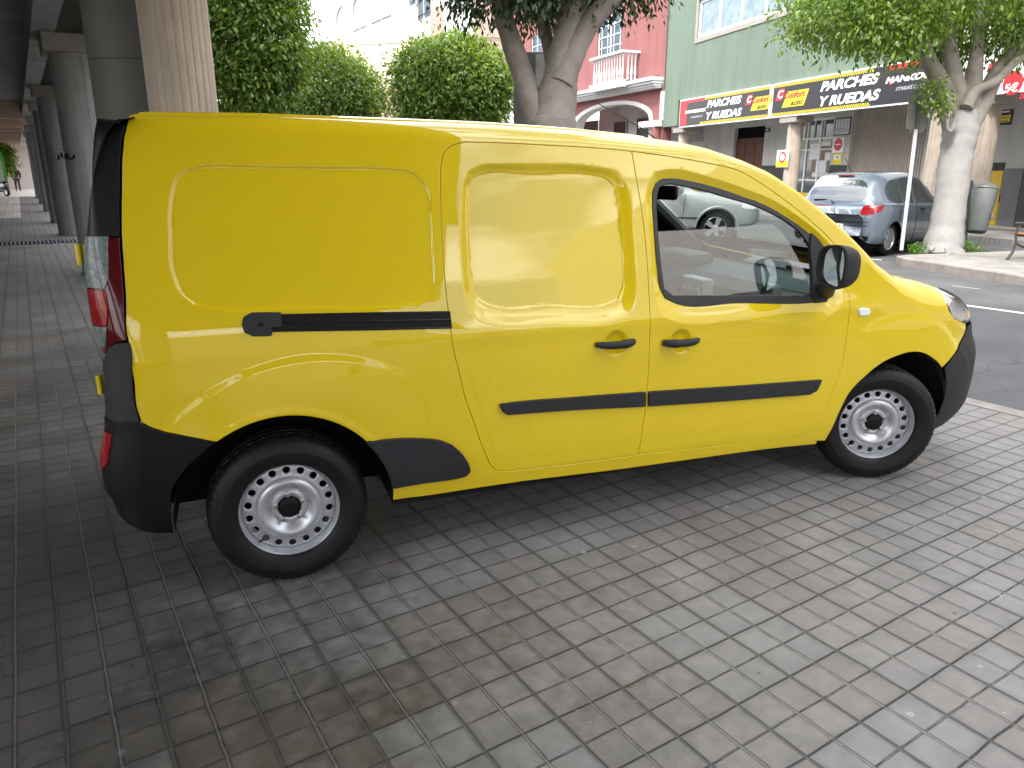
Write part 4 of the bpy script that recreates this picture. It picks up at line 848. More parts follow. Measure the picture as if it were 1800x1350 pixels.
# columns
COLM = mat('column_concrete', (.40, .40, .39), rough=.7, var=.16, vscale=2.2, bump=.25, bscale=25)
weather(COLM, .35, 3, .3); weather(CONCW, .3, 5, .3, 2); weather(CEIL, .25, .8, .8); weather(CONC, .25, 2, 2)
GRAF = mat('graffiti_black', (.012, .012, .012), rough=.6)
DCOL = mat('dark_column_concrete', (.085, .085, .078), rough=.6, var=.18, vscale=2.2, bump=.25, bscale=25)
def column(p, r, label, smooth_=True, ztop=3.27, cap=True, m=None):
    c = empty('column', tuple(p), label, 'column', 'round concrete columns of the arcade', RZA)
    mb = MB(); prof = [(r*.99, 0)]
    z = 0
    while z < ztop-.1:
        z2 = min(z+.62, ztop); prof += [(r, z+.004), (r, z2-.007), (r-.006, z2-.004), (r-.006, z2)]; z = z2
    n = 48; mb.lathe([(q[0], q[1]) for q in prof], n); mb.lathe([(0, ztop), (r-.006, ztop)][::-1], n); o = mb.build('shaft', m or COLM, c, True)
    mb = MB()
    for a in (math.radians(-95), math.radians(20)): mb.box(r-.004, r+.0015, -.002, .002, 0.02, ztop-.02, rot=Matrix.Rotation(a, 4, 'Z'))
    mb.build('seam', GAP, c)
    if cap: mb = MB(); mb.box(-r-.08, r+.10, -r-.08, r+.08, ztop+.0, ztop+.25, .012); mb.build('capital', SOFF if False else mat('cap_concrete', (.30, .275, .25), rough=.85, var=.15, bump=.2), c)
    return c
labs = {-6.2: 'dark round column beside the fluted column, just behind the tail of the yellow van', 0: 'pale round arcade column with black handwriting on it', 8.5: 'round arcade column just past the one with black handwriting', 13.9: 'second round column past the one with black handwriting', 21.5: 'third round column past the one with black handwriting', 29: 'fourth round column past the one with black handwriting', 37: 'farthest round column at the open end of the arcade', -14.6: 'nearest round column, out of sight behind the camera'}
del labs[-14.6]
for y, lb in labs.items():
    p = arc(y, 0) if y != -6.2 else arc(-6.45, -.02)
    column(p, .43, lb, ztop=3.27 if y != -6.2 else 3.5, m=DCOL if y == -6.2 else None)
# graffiti on the column
cA = arc(0, 0)
def on_col(px, py, c=cA, r=.4335):
    d = ray(px, py); o = CAM-c; a = d[0]**2+d[1]**2; b_ = 2*(o[0]*d[0]+o[1]*d[1]); cc = o[0]**2+o[1]**2-r*r; D = b_*b_-4*a*cc
    t = (-b_-math.sqrt(max(D, 0)))/2/a; return CAM+d*t
for st in ([(103, 272), (103.5, 277), (102, 281)], [(107.5, 268), (108.5, 273), (109, 277)], [(118, 270), (115, 272), (114, 276), (117, 278.5), (120, 275), (119, 270), (120.5, 276), (123, 279), (127, 279), (130, 276), (131, 272)], [(107, 261), (107.6, 262.5)]):
    mb = MB(); mb.tube([on_col(*q) for q in st], .017, 6); g = mb.build('graffiti_stroke', GRAF, None, True); g.parent = None
    gr_c = [o for o in C.objects if o.get('label', '').startswith('pale round arcade')][0]; Mi = world_of(gr_c).inverted()
    g.data.transform(Mi); g.parent = gr_c
# fluted column
fp = at_z(360, 560, 0); d_ = fp-CAM
FC = at_plane(336, 300, CAM+AF*5.9, AF); FC[2] = 0
flc = empty('fluted_column', tuple(FC), 'warm beige fluted concrete column rising behind the roof of the yellow van', 'column')
mb = MB(); n = 208; r = .248; rows = []
for z in (0, 4.6):
    row = []
    for k in range(n):
        a = 2*PI*k/n; ph = (k % 8)/8; dr = -.022*max(0, 1-abs(ph-.5)*2*2.2) if 0 else (-.008*(.5-.5*math.cos(2*PI*ph))**4)
        row.append(mb.bm.verts.new(((r+dr)*math.cos(a), (r+dr)*math.sin(a), z)))
    rows.append(row)
for k in range(n): mb.bm.faces.new((rows[0][k], rows[0][(k+1) % n], rows[1][(k+1) % n], rows[1][k]))
mb.build('shaft', CONCW, flc)
# handrail stub by the column
mb = MB(); h0 = at_d(149, 363, 13.2); h1 = at_d(162, 385, 12.6); mb.tube([h0+[0, 0, -.8], h0, h1, h1+[.3, -.2, -.6]], .028, 8); tag(mb.build('handrail', mat('galv', (.25, .26, .27), rough=.4, metal=.6), None, True), 'short grey tube handrail beside the column behind the van', 'handrail')
# drain grate
g0, g1 = at_z(-40, 426, .003), at_z(131, 426, .003); gx = g1-g0; gl = np.linalg.norm(gx); gx /= gl
GRT = mat('grate_steel', (.22, .24, .30), rough=.45, metal=.5); mb = MB()
ga = math.atan2(VA[1], VA[0]); ctr = at_z(60, 426.5)
L_ = 3.2; mb2 = MB(); mb2.box(-L_/2, L_/2, -.48, .48, -.002, .004)
gt = empty('drain_grate', (ctr[0], ctr[1], 0), 'long steel drain grate crossing the arcade walkway', 'grate', rz=ga); mb2.build('tray', GAP, gt)
for k in range(40):
    x = -L_/2+.02+k*L_/40; mb.box(x, x+.042, -.47, .47, .004, .014)
o = mb.build('bars', GRT, gt); o['kind'] = 'stuff'
# pale paving patch beyond
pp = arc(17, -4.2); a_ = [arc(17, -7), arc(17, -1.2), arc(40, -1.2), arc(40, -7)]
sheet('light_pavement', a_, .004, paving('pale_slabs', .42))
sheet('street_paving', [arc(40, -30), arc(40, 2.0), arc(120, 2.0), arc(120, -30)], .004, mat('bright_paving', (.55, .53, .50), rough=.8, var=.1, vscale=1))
# ------------------------------------------------------------------ facades
def facade(name, org, ang, outline, holes, m, parent, depth=.18, thick=.3):
    """wall in the plane through org with direction ang; outline/holes in (s, z); reveals go inwards"""
    U = np.array([math.cos(ang), math.sin(ang), 0]); N = np.array([-math.sin(ang), math.cos(ang), 0])
    pts = [np.array(outline, float)]+[np.array(h, float) for h in holes]; V = np.vstack(pts); E = []; o = 0
    for p in pts: n = len(p); E += [(o+i, o+(i+1) % n) for i in range(n)]; o += n
    rv, re, rf, *_ = geometry.delaunay_2d_cdt([Vector(p) for p in V], E, [], 0, 1e-6); Q = np.array([tuple(p) for p in rv]); F = [tuple(f) for f in rf]
    cen = np.array([Q[list(f)].mean(0) for f in F]); k = pip(cen, pts[0])
    for h in pts[1:]: k &= ~pip(cen, h)
    F = [f for f, q in zip(F, k) if q]; W = lambda q, d: np.asarray(org)+q[:, :1]*U+np.array([0, 0, 1])*q[:, 1:]-N*d
    VV = [W(Q, 0)]; FF = list(F); b = len(Q)
    for i, p in enumerate(pts):
        n = len(p); dd = depth if i else thick; VV += [W(p, 0), W(p, dd)]
        for j in range(n): FF.append((b+j, b+(j+1) % n, b+n+(j+1) % n, b+n+j))
        b += 2*n
    return put(name, np.vstack(VV), FF, m, parent)
class Fr:
    """a facade frame: px -> (s, z) and boxes laid on it"""
    def __init__(s, org, ang): s.o = np.asarray(org, float); s.a = ang; s.U = np.array([math.cos(ang), math.sin(ang), 0]); s.N = np.array([-math.sin(ang), math.cos(ang), 0])
    def sz(s, px, py, d=0.):
        P = at_plane(px, py, s.o+s.N*d, s.N); q = P-s.o; return q@s.U, P[2]
    def W(s, a, z, d=0.): return s.o+s.U*a+s.N*d+np.array([0, 0, z])
    def box(s, mb, s0, s1, z0, z1, d0, d1, bev=0.):
        mb.box(min(s0, s1), max(s0, s1), min(d0, d1), max(d0, d1), z0, z1, bev, rot=Matrix.Rotation(s.a, 4, 'Z'), at=Vector(s.o)); return mb
    def bld(s, mb, name, m, par=None, smooth=False):
        if par is not None: mb.bm.transform(world_of(par).inverted())
        return mb.build(name, m, par, smooth)
WWHITE = mat('white_frame', (.72, .73, .74), rough=.4); PANE = mat('window_pane', (.06, .08, .09), rough=.05, spec=.8, var=.4, vscale=1.5); CURT = mat('curtain', (.45, .50, .52), rough=.9, var=.2, vscale=8)
weather(CONCW, .2, 3, .4)
STONE = mat('stone_trim', (.30, .28, .25), rough=.85, var=.15, vscale=8, bump=.3)
def window(fr, par, s0, s1, z0, z1, inset=.12, nx=2, nz=1, m=None, frame=.06, pane=None, grid=0, name='window'):
    mb = MB(); F_ = frame
    fr.box(mb, s0, s1, z0, z0+F_, -inset, -inset+.05); fr.box(mb, s0, s1, z1-F_, z1, -inset, -inset+.05)
    for k in range(nx+1): x = s0+(s1-s0-F_)*k/nx; fr.box(mb, x, x+F_, z0+F_, z1-F_, -inset, -inset+.05)
    for k in range(1, nz): z = z0+(z1-z0)*k/nz; fr.box(mb, s0+F_, s1-F_, z-F_*.3, z+F_*.3, -inset+.005, -inset+.045)
    for k in range(grid): x = s0+(s1-s0)*(k+.5)/grid; fr.box(mb, x-.012, x+.012, z0+F_, z1-F_, -inset+.01, -inset+.04)
    w = fr.bld(mb, name, m or WWHITE, par)
    mb = MB(); fr.box(mb, s0+.01, s1-.01, z0+.01, z1-.01, -inset-.03, -inset+.012); fr.bld(mb, 'pane', pane or PANE, w); return w
def rect(s0, s1, z0, z1): return [(s0, z0), (s1, z0), (s1, z1), (s0, z1)]
def text(fr_W, body, size, mat_, par, name, s, z, d, fr, shear=0., bold=0., align='CENTER', sx=1.0):
    cu = bpy.data.curves.new(name, 'FONT'); cu.body = body; cu.size = size; cu.shear = shear; cu.offset = bold; cu.extrude = .004; cu.align_x = align; cu.align_y = 'CENTER'
    o = bpy.data.objects.new(name, cu); C.objects.link(o); bpy.context.view_layer.update()
    me = bpy.data.meshes.new_from_object(o); bpy.data.objects.remove(o)
    # font faces +Z, text runs +X ; facade seen from its normal side: text runs along -U
    M = Matrix(((-fr.U[0]*sx, 0, fr.N[0], 0), (-fr.U[1]*sx, 0, fr.N[1], 0), (0, 1, 0, 0), (0, 0, 0, 1)))
    M = Matrix.Translation(Vector(fr.W(s, z, d)))@M; me.transform(M)
    if par is not None: me.transform(world_of(par).inverted())
    return link(name, me, mat_, par)
GP = np.array([17.74, 12.49, 0.]); G = Fr(GP, GD); GB = Fr(GP-GN*2.0, GD)
# ---- green building
grn = empty('green_building', tuple(G.W(8, 0)), 'green rendered building with a shop behind columns under a long black sign', 'building')
GREEN = mat('green_render', (.14, .192, .148), rough=.9, var=.07, vscale=.6, bump=.1, bscale=30)
sL = G.sz(1168, 160)[0]; sR = G.sz(1646, 110)[0]; zb = 4.52
w0 = G.sz(1226, 70); w1 = G.sz(1340, 40); zwb = G.sz(1232, 66)[1]; sw0, sw1 = G.sz(1226, 60)[0], G.sz(1388, 45)[0]; zwt = zwb+1.45
facade('wall', G.o, GD, [(sR-.0, zb), (sL, zb), (sL, 13), (sR-.0, 13)], [rect(sw1, sw0, zwb, zwt)], GREEN, grn, .22, 2.4)
mb = MB()
for a, b_, c, d in ((sw1-.16, sw0+.16, zwb-.17, zwb), (sw1-.16, sw0+.16, zwt, zwt+.17), (sw1-.16, sw1, zwb, zwt), (sw0, sw0+.16, zwb, zwt)): G.box(mb, a, b_, c, d, -.02, .035)
G.bld(mb, 'window_surround', STONE, grn)
wn_ = window(G, grn, sw1, sw0, zwb, zwt, .10, 4, 1, frame=.115, pane=mat('curtained_pane', (.20, .25, .27), rough=.15, coat=1, var=.4, vscale=3))
mb = MB(); 
for k in range(30): s_ = sw1+.1+(sw0-sw1-.2)*k/30; G.box(mb, s_, s_+(sw0-sw1)/34, zwb+.08, zwt-.05, -.13-.02*(k % 2), -.12-.02*(k % 2))
G.bld(mb, 'curtain', CURT, wn_)
for zz in (zwb+3.1, ):
    window(G, grn, sw1, sw0, zz, zz+1.45, -.02, 4)
mb = MB(); G.box(mb, sR-6, sL, zb+.002, zb+.12, -6, -.002); G.bld(mb, 'soffit', mat('soffit_grey', (.40, .40, .38), rough=.9), grn)
weather(GREEN, .16, 1.4, .16)
# left pier of the green front beside the sign
sS0 = G.sz(1192, 190)[0]; mb = MB(); G.box(mb, sS0+.02, sL, G.sz(1180, 222)[1], zb, -.35, .0); G.bld(mb, 'pier', GREEN, grn)
# columns carrying it
def fluted(px, r=.26, ztop=3.36, name='column', lab=''):
    s0 = G.sz(px, 230)[0]; P = G.W(s0, 0, -.30); c = empty(name, tuple(P), lab, 'column', 'fluted columns in front of the shop', GD)
    mb = MB(); n = 128; rows = []
    for z in (.118, ztop):
        rows.append([mb.bm.verts.new(((r-.010*(k % 4 == 0))*math.cos(2*PI*k/n), (r-.010*(k % 4 == 0))*math.sin(2*PI*k/n), z)) for k in range(n)])
    for k in range(n): mb.bm.faces.new((rows[0][k], rows[0][(k+1) % n], rows[1][(k+1) % n], rows[1][k]))
    mb.build('shaft', CONCW, c); mb = MB(); mb.box(-.46, .46, -.36, .36, ztop-.20, ztop-.003, .01); mb.build('capital', STONE, c); return c
fluted(1193, lab='fluted column at the left end of the black shop sign'); fcm = fluted(1385, lab='fluted column with a yellow and white notice on it'); fluted(1640, .30, lab='fluted column left of the white trunk under the black sign'); fluted(1712, .33, 3.36, lab='fluted column partly hidden by the white painted trunk')
# ---- shop front (recessed wall)
GWALL = mat('shop_wall', (.46, .46, .45), rough=.85, var=.08, vscale=1)
def B(px, py): return GB.sz(px, py)
shp = empty('shop_building', tuple(GB.W(8, 0)), 'recessed pale grey ground floor wall with brown door and ribbed panel behind the fluted columns', 'building')
sA, sZ = B(1150, 200)[0], B(1640, 300)[0]-14
dr0, dr1 = B(1289, 260)[0], B(1342, 260)[0]; gd0, gd1 = B(1392, 260)[0], B(1462, 260)[0]; sh0, sh1 = B(1496, 240)[0], B(1628, 240)[0]
zdt = B(1300, 233)[1]
facade('wall', GB.o, GD, [(-42, 0.1), (sA, 0.1), (sA, 4.5), (-42, 4.5)], [rect(dr1, dr0, .12, zdt+.2), rect(gd1, gd0, .12, 3.4), rect(sh1, sh0, .95, 3.6)], GWALL, shp, .25)
mb = MB(); GB.box(mb, sA, sZ, 0.12, .75, -.002, .012); GB.bld(mb, 'yellow_dado', mat('shop_yellow', (.62, .40, .02), rough=.5), shp)
zk = B(1350, 291)[1]
mb = MB(); GB.box(mb, dr1-.02, gd0+.02, .752, zk, -.002, .014); GB.box(mb, gd1-.02, sh0+.02, .752, zk, -.002, .014); GB.box(mb, sh0-.02, sh1-6, .752, .96, -.002, .014); GB.bld(mb, 'black_band', mat('shop_black', (.012, .012, .013), rough=.4), shp)
weather(GWALL, .18, 1.2, .3)
WOOD = mat('door_wood', (.085, .028, .014), rough=.5, var=.3, vscale=8)
mb = MB(); GB.box(mb, dr1, dr0, .12, zdt-.25, -.2, -.14); dd = GB.bld(mb, 'wooden_door', WOOD, shp)
mb = MB()
for r_ in range(4):
    for c_ in range(3): s_ = dr1+.08+c_*(dr0-dr1-.1)/3; GB.box(mb, s_, s_+(dr0-dr1)/3-.10, .3+r_*.62, .82+r_*.62, -.14, -.115, .015)
GB.bld(mb, 'door_panels', WOOD, dd)
mb = MB(); GB.box(mb, dr1, dr0, zdt-.25, zdt+.2, -.21, -.18); GB.bld(mb, 'transom', GAP, dd)
# glazed door with bars above and notices
gl = window(GB, shp, gd1, gd0, .12, 3.4, .12, 3, 3, frame=.07, name='glazed_door', grid=0)
mb = MB(); zt_ = B(1430, 242)[1]
for k in range(5): s_ = gd1+.1+k*(gd0-gd1-.2)/4; GB.box(mb, s_-.015, s_+.015, zt_, 3.35, -.11, -.06)
GB.box(mb, gd1, gd0, zt_-.06, zt_, -.115, -.05); GB.bld(mb, 'bars', WWHITE, gl)
PAPER = mat('paper_notice', (.62, .64, .66), rough=.8, var=.15, vscale=20); CARD = mat('cardboard', (.22, .17, .12), rough=.9, var=.2)
mb = MB(); a0, z0 = B(1420, 315); a1, z1 = B(1456, 255); GB.box(mb, a1, a0, z0, z1, -.108, -.10); GB.bld(mb, 'board', CARD, gl)
for (x0, y0, x1, y1) in ((1421, 253, 1437, 280), (1431, 282, 1446, 308), (1439, 250, 1456, 256), (1447, 268, 1455, 282), (1424, 303, 1450, 311)):
    a0, z1 = B(x0, y0); a1, z0 = B(x1, y1); mb = MB(); GB.box(mb, a1, a0, z0, z1, -.099, -.094); GB.bld(mb, 'notice', PAPER, gl)
# ribbed shutter
RIB = mat('ribbed_panel', (.36, .32, .28), rough=.8, var=.15, vscale=3, bump=.2)
mb = MB(); GB.box(mb, sh1, sh0, .95, 3.6, -.2, -.17); nr = 30
for k in range(nr): s_ = sh1+(sh0-sh1)*k/nr; GB.box(mb, s_+.015, s_+(sh0-sh1)/nr-.015, .96, 3.58, -.171, -.145, .008)
GB.bld(mb, 'ribbed_panel', RIB, shp)
for (x0, y0, x1, y1) in ((1181, 229, 1196, 246), (1203, 226, 1235, 248)):
    a0, z1 = B(x0, y0); a1, z0 = B(x1, y1); mb = MB(); GB.box(mb, a1-.05, a0+.05, z0-.04, z1+.04, .002, .03); v = GB.bld(mb, 'vent', GWALL, shp); mb = MB()
    for k in range(8): zz = z0+(z1-z0)*k/8; GB.box(mb, a1, a0, zz+.01, zz+.05, .031, .04)
    GB.bld(mb, 'vent_slats', mat('vent_dark', (.08, .08, .08), rough=.7), v)
BLK = MATS['shop_black']; YSG = mat('sign_yellow', (.72, .56, .02), rough=.4); RED = mat('sign_red', (.50, .02, .03), rough=.4); SW = mat('sign_white', (.80, .80, .80), rough=.45)
SBLK = mat('banner_black', (.018, .019, .024), rough=.35)
# notices and plates on the shop wall
def plate(name, lab, cat, px0, py0, px1, py1, m, fr=GB, d=.004, par=None):
    a0, z1 = fr.sz(px0, py0); a1, z0 = fr.sz(px1, py1); mb = MB(); fr.box(mb, a1, a0, z0, z1, d, d+.012); o = fr.bld(mb, name, m, par)
    if lab: tag(o, lab, cat)
    return o, (a0+a1)/2, (z0+z1)/2, abs(a1-a0), abs(z1-z0)
def bar(fr, par, name, s, z, w, h, m, d=.018):
    mb = MB(); fr.box(mb, s-w/2, s+w/2, z-h/2, z+h/2, d, d+.004); return fr.bld(mb, name, m, par)
def disc(fr, par, name, s, z, r, m, d=.018, n=24):
    mb = MB(); P = fr.W(s, z, d); mb.cyl(P, P+fr.N*.004, r, n=n); return fr.bld(mb, name, m, par)
o, s_, z_, w_, h_ = plate('framed_chart', 'white chart with black frame on the wall right of the glazed door', 'sign', 1469, 208, 1494, 237, BLK)
bar(GB, o, 'chart', s_, z_, w_*.86, h_*.86, PAPER, .017)
for k in range(-1, 3): bar(GB, o, 'line', s_+w_*(k-.5)*.2, z_+h_*.1, .012, h_*.6, BLK, .022)
for k in range(3): bar(GB, o, 'line', s_, z_-h_*(.1+.1*k), w_*.7, .012, BLK, .022)
o, s_, z_, w_, h_ = plate('no_parking_sign', 'white plate with red disc on the wall under the black framed chart', 'sign', 1466, 242, 1482, 268, SW); disc(GB, o, 'disc', s_, z_+.02, w_*.38, RED); bar(GB, o, 'slash', s_, z_+.02, w_*.5, .035, SW, .024)
o, s_, z_, w_, h_ = plate('warning_sign', 'small yellow and white notice under the plate with the red disc', 'sign', 1466, 270, 1479, 289, YSG); bar(GB, o, 'symbol', s_, z_+.06, w_*.7, h_*.4, SW); bar(GB, o, 'symbol', s_, z_+.06, w_*.25, h_*.12, BLK, .023)
o, s_, z_, w_, h_ = plate('house_number', 'small black plate reading 41 on the wall beside the brown door', 'sign', 1345, 225, 1354, 232, BLK); text(None, '41', .17, SW, o, 'digits', s_, z_, .02, GB)
# yellow notice on the fluted column
Pn = G.sz(1377, 290, .02); 
o, s_, z_, w_, h_ = plate('no_parking_notice', 'white and yellow notice with red ring on the fluted column by the glazed door', 'sign', 1367, 264, 1385, 294, SW, G, .0)
bar(G, o, 'yellow_foot', s_, z_-h_*.3, w_, h_*.36, YSG, .014); disc(G, o, 'ring', s_, z_+h_*.08, w_*.28, RED, .015); disc(G, o, 'ring_centre', s_, z_+h_*.08, w_*.17, SW, .020)
# ---- the black sign, two boards with chequered edges
def board(px0, px1, name, lab, flip):
    s0, zt0 = G.sz(px0[0], px0[1]); s1, _ = G.sz(px1[0], px1[1]); z1 = 4.50; z0 = 3.36
    P = G.W((s0+s1)/2, z0, 0); r = empty(name, tuple(P), lab, 'sign')
    mb = MB(); G.box(mb, s1, s0, z0, z1, .01, .09); G.bld(mb, 'frame', SW, r)
    mb = MB(); G.box(mb, s1+.05, s0-.05, z0+.05, z1-.05, .092, .100); G.bld(mb, 'board', SBLK, r)
    L_ = s0-s1; a, b_ = (s1+.06, s0-(.9 if L_ > 7 else .9)) if 1 else 0
    # chequers
    if flip: ca, cb = s1+.06, s0-L_*.27
    else: ca, cb = s1+L_*.31, s0-.06
    for nm, zc in (('chequer_edge', z0+.05), ('chequer_edge', z1-.05-.10)):
        mb = MB(); c = .05; k = 0; x = ca
        while x < cb-c:
            for j in (0, 1):
                if (k+j) % 2 == 0: zz = zc+j*c; mb.box(x, x+c, .1005, .104, zz, zz+c, rot=Matrix.Rotation(G.a, 4, 'Z'), at=Vector(G.o))
            x += c; k += 1
        G.bld(mb, nm, YSG, r)
    return r, s0, s1, z0, z1
b1, s0, s1, z0, z1 = board((1198, 200), (1357, 180), 'shop_sign', 'left half of the long black shop sign, with a red left end', True)
L_ = s0-s1
sx_ = lambda px, py: G.sz(px, py, .1)[0]
mb = MB(); G.box(mb, s0-L_*.10, s0-.05, z0+.05, z1-.05, .1005, .104); G.box(mb, s0-L_*.32, s0-L_*.10, z1-.17, z1-.05, .1005, .104); G.bld(mb, 'red_panel', RED, b1)
text(None, 'PARCHES', .37, SW, b1, 'lettering', sx_(1271, 181), z1-.36, .106, G, .25, .014, sx=1.62); text(None, 'Y RUEDAS', .37, SW, b1, 'lettering', sx_(1270, 200), z0+.33, .106, G, .25, .014, sx=1.55)
text(None, 'HANKOOK', .17, SW, b1, 'lettering', sx_(1222, 196), z0+.60, .106, G, .25, .008, sx=2.0); text(None, 'masters', .16, mat('sign_grey', (.3, .3, .32), rough=.5), b1, 'lettering', sx_(1224, 204), z0+.38, .106, G, .25, .004, sx=1.9)
def logo(par, px, py, k=1.):
    s = sx_(px, py); mb = MB()
    def pg(pts, d0, m, nm):
        mb = MB(); M_ = Matrix(((-G.U[0], G.N[0], 0, 0), (-G.U[1], G.N[1], 0, 0), (0, 0, 1, 0), (0, 0, 0, 1))); M_ = Matrix.Translation(Vector(G.W(s, (z0+z1)/2, d0)))@M_
        mb.prism([(x*k, z*k*.75) for x, z in pts], .003, M_); G.bld(mb, nm, m, par)
    pg([(-.55, -.34), (.60, -.34), (.80, .30), (-.30, .30)], .1005, YSG, 'logo_plate')
    pg([(-.95, -.02), (-.55, -.02), (-.45, .46), (-.80, .46)], .1045, RED, 'logo_initial'); text(None, 'C', .34*k, SW, par, 'logo_letter', s+.70*k, (z0+z1)/2+.16*k, .110, G, .2, .01, sx=1.3)
    text(None, 'Confort', .27*k, RED, par, 'logo_word', s-.06*k, (z0+z1)/2+.10*k, .106, G, .2, .008, sx=1.2)
    text(None, 'auto', .24*k, BLK, par, 'logo_word', s-.22*k, (z0+z1)/2-.14*k, .106, G, .2, .004, sx=1.4)
logo(b1, 1334, 183, .95)
b2, s0, s1, z0, z1 = board((1361, 180), (1640, 160), 'shop_sign', 'right half of the long black shop sign, running behind the tree', False)
mb = MB(); G.box(mb, s1+.05, s1+(s0-s1)*.22, z1-.18, z1-.05, .1005, .104); G.bld(mb, 'red_panel', RED, b2)
text(None, 'PARCHES', .39, SW, b2, 'lettering', sx_(1489, 152), z1-.36, .106, G, .25, .014, sx=1.55); text(None, 'Y RUEDAS', .39, SW, b2, 'lettering', sx_(1488, 177), z0+.33, .106, G, .25, .014, sx=1.5)
text(None, 'HANKOOK', .22, SW, b2, 'lettering', sx_(1600, 150), z0+.68, .106, G, .25, .01, sx=1.7); text(None, 'masters', .19, MATS['sign_grey'], b2, 'lettering', sx_(1598, 160), z0+.44, .106, G, .25, .005, sx=1.7)
mb = MB(); P = G.W(sx_(1565, 158), z0+.66, .102); mb.cyl(P, P+G.N*.004, .11, n=6); G.bld(mb, 'emblem', RED, b2)
logo(b2, 1393, 178, 1.05)
# ---- the white and grey building to the right
wb = empty('grey_white_building', tuple(G.W(-6, 0)), 'pale shop building right of the big tree with a white and red price sign', 'building')
sR2 = sR-.02; sEnd = -42
facade('wall', G.o, GD, [(sEnd, 4.4), (sR2, 4.4), (sR2, 12), (sEnd, 12)], [], mat('white_render', (.62, .60, .57), rough=.9, var=.05), wb, .2, 2.2)
mb = MB(); GB.box(mb, B(1759, 350)[0], B(1791, 350)[0], .12, B(1770, 296)[1], .004, .03); GB.bld(mb, 'grey_tiles', mat('grey_tile', (.13, .135, .14), rough=.5, var=.15, vscale=3), wb)
mb = MB(); GB.box(mb, B(1791, 350)[0]-6, B(1792, 350)[0], .12, B(1795, 296)[1], .012, .03); GB.bld(mb, 'dark_frame', mat('dark_frame', (.05, .05, .05), rough=.5), wb)
mb = MB(); GB.box(mb, B(1716, 340)[0], B(1758, 340)[0], .12, B(1740, 300)[1], .016, .03); GB.bld(mb, 'yellow_panel', MATS['shop_yellow'], wb); mb = MB(); GB.box(mb, B(1716, 340)[0], B(1758, 340)[0], B(1740, 299.5)[1], B(1740, 286)[1], .016, .03); GB.bld(mb, 'black_band', BLK, wb)
o, s_, z_, w_, h_ = plate('black_yellow_sign', 'black sign with yellow panel on the pale wall right of the trunk', 'sign', 1752, 194, 1778, 219, BLK); bar(GB, o, 'panel', s_, z_-.03, w_*.8, h_*.5, YSG)
for k in range(3): bar(GB, o, 'line', s_, z_+.06-.08*k, w_*.6, .018, BLK, .024)
bar(GB, o, 'line', s_, z_+h_*.36, w_*.6, .04, SW)
o, s_, z_, w_, h_ = plate('price_sign', 'white plate with a red disc on the pale wall beside the white trunk', 'sign', 1730, 231, 1746, 263, SW); disc(GB, o, 'disc', s_+.05, z_+.05, w_*.42, RED); bar(GB, o, 'line', s_, z_-h_*.32, w_*.6, .05, BLK)
o, s_, z_, w_, h_ = plate('wall_notice', 'small white notice with dark frame high on the pale wall by the trunk', 'sign', 1733, 198, 1748, 222, SW); bar(GB, o, 'line', s_, z_+h_*.25, w_*.7, h_*.3, BLK)
# big white sign with red discs
r_ = empty('price_board', tuple(G.W(G.sz(1760, 150)[0], 3.4)), 'large white price board with red discs right of the tree trunk', 'sign')
a0, a1 = G.sz(1655, 150)[0], -7.0
mb = MB(); G.box(mb, a1, a0, 3.36, 4.50, .01, .09); G.bld(mb, 'board', SW, r_)
for (px, py, rr) in ((1746, 121, .17), (1780, 146, .27)):
    s_, z_ = G.sz(px, py, .1); disc(G, r_, 'disc', s_, z_, rr, RED, .092)
s_, z_ = G.sz(1776, 154, .1); text(None, '5€', .26, SW, r_, 'lettering', s_-.03, z_-.02, .10, G, 0, .008, sx=1.2); s_, z_ = G.sz(1797, 168, .1); text(None, 'SIN', .20, RED, r_, 'lettering', s_-.1, z_, .095, G, .2, .006, sx=1.2)
# ------------------------------------------------------------------ red building
RP = G.W(sL, 0, 0); RA = math.radians(91.2); R_ = Fr(RP+np.array([.0, .02, 0]), RA)
REDW = mat('red_render', (.25, .10, .097), rough=.9, var=.06, vscale=.7)
weather(REDW, .16, 1.2, .2, 5)
red = empty('red_building', tuple(R_.W(3, 0)), 'salmon red house with a white balustrade balcony over a wide arch', 'building')
rs = lambda px, py, d=0.: R_.sz(px, py, d)
se = rs(903, 60)[0]; ac = rs(1075, 180); a0 = rs(1146, 230)[0]; a1 = rs(1006, 230)[0]; zt_ = rs(1075, 178)[1]
arch = [(a1, 0.2)]+[((a0+a1)/2-(a0-a1)/2*math.cos(t)*-1*-1 if 0 else (a0+a1)/2+(a1-a0)/2*math.cos(t), (zt_-.95)+.95*math.sin(t)) for t in np.linspace(0, PI, 15)]+[(a0, .2)]
wa = rs(1050, 60)[0]; wb_ = rs(1093, 60)[0]; wz0, wz1 = rs(1070, 100)[1], rs(1070, 5)[1]
w2a, w2b = rs(933, 70)[0], rs(952, 70)[0]; w2z0, w2z1 = rs(940, 100)[1], rs(940, 62)[1]
facade('wall', R_.o, RA, [(0, 0), (se, 0), (se, 13), (0, 13)], [arch, rect(wb_, wa, wz0, wz1), rect(w2b, w2a, w2z0, w2z1)], REDW, red, .25, .5)
window(R_, red, wb_, wa, wz0, wz1, .14, 2, 5, grid=4, frame=.07); window(R_, red, w2b, w2a, w2z0, w2z1, .14, 2, 2)
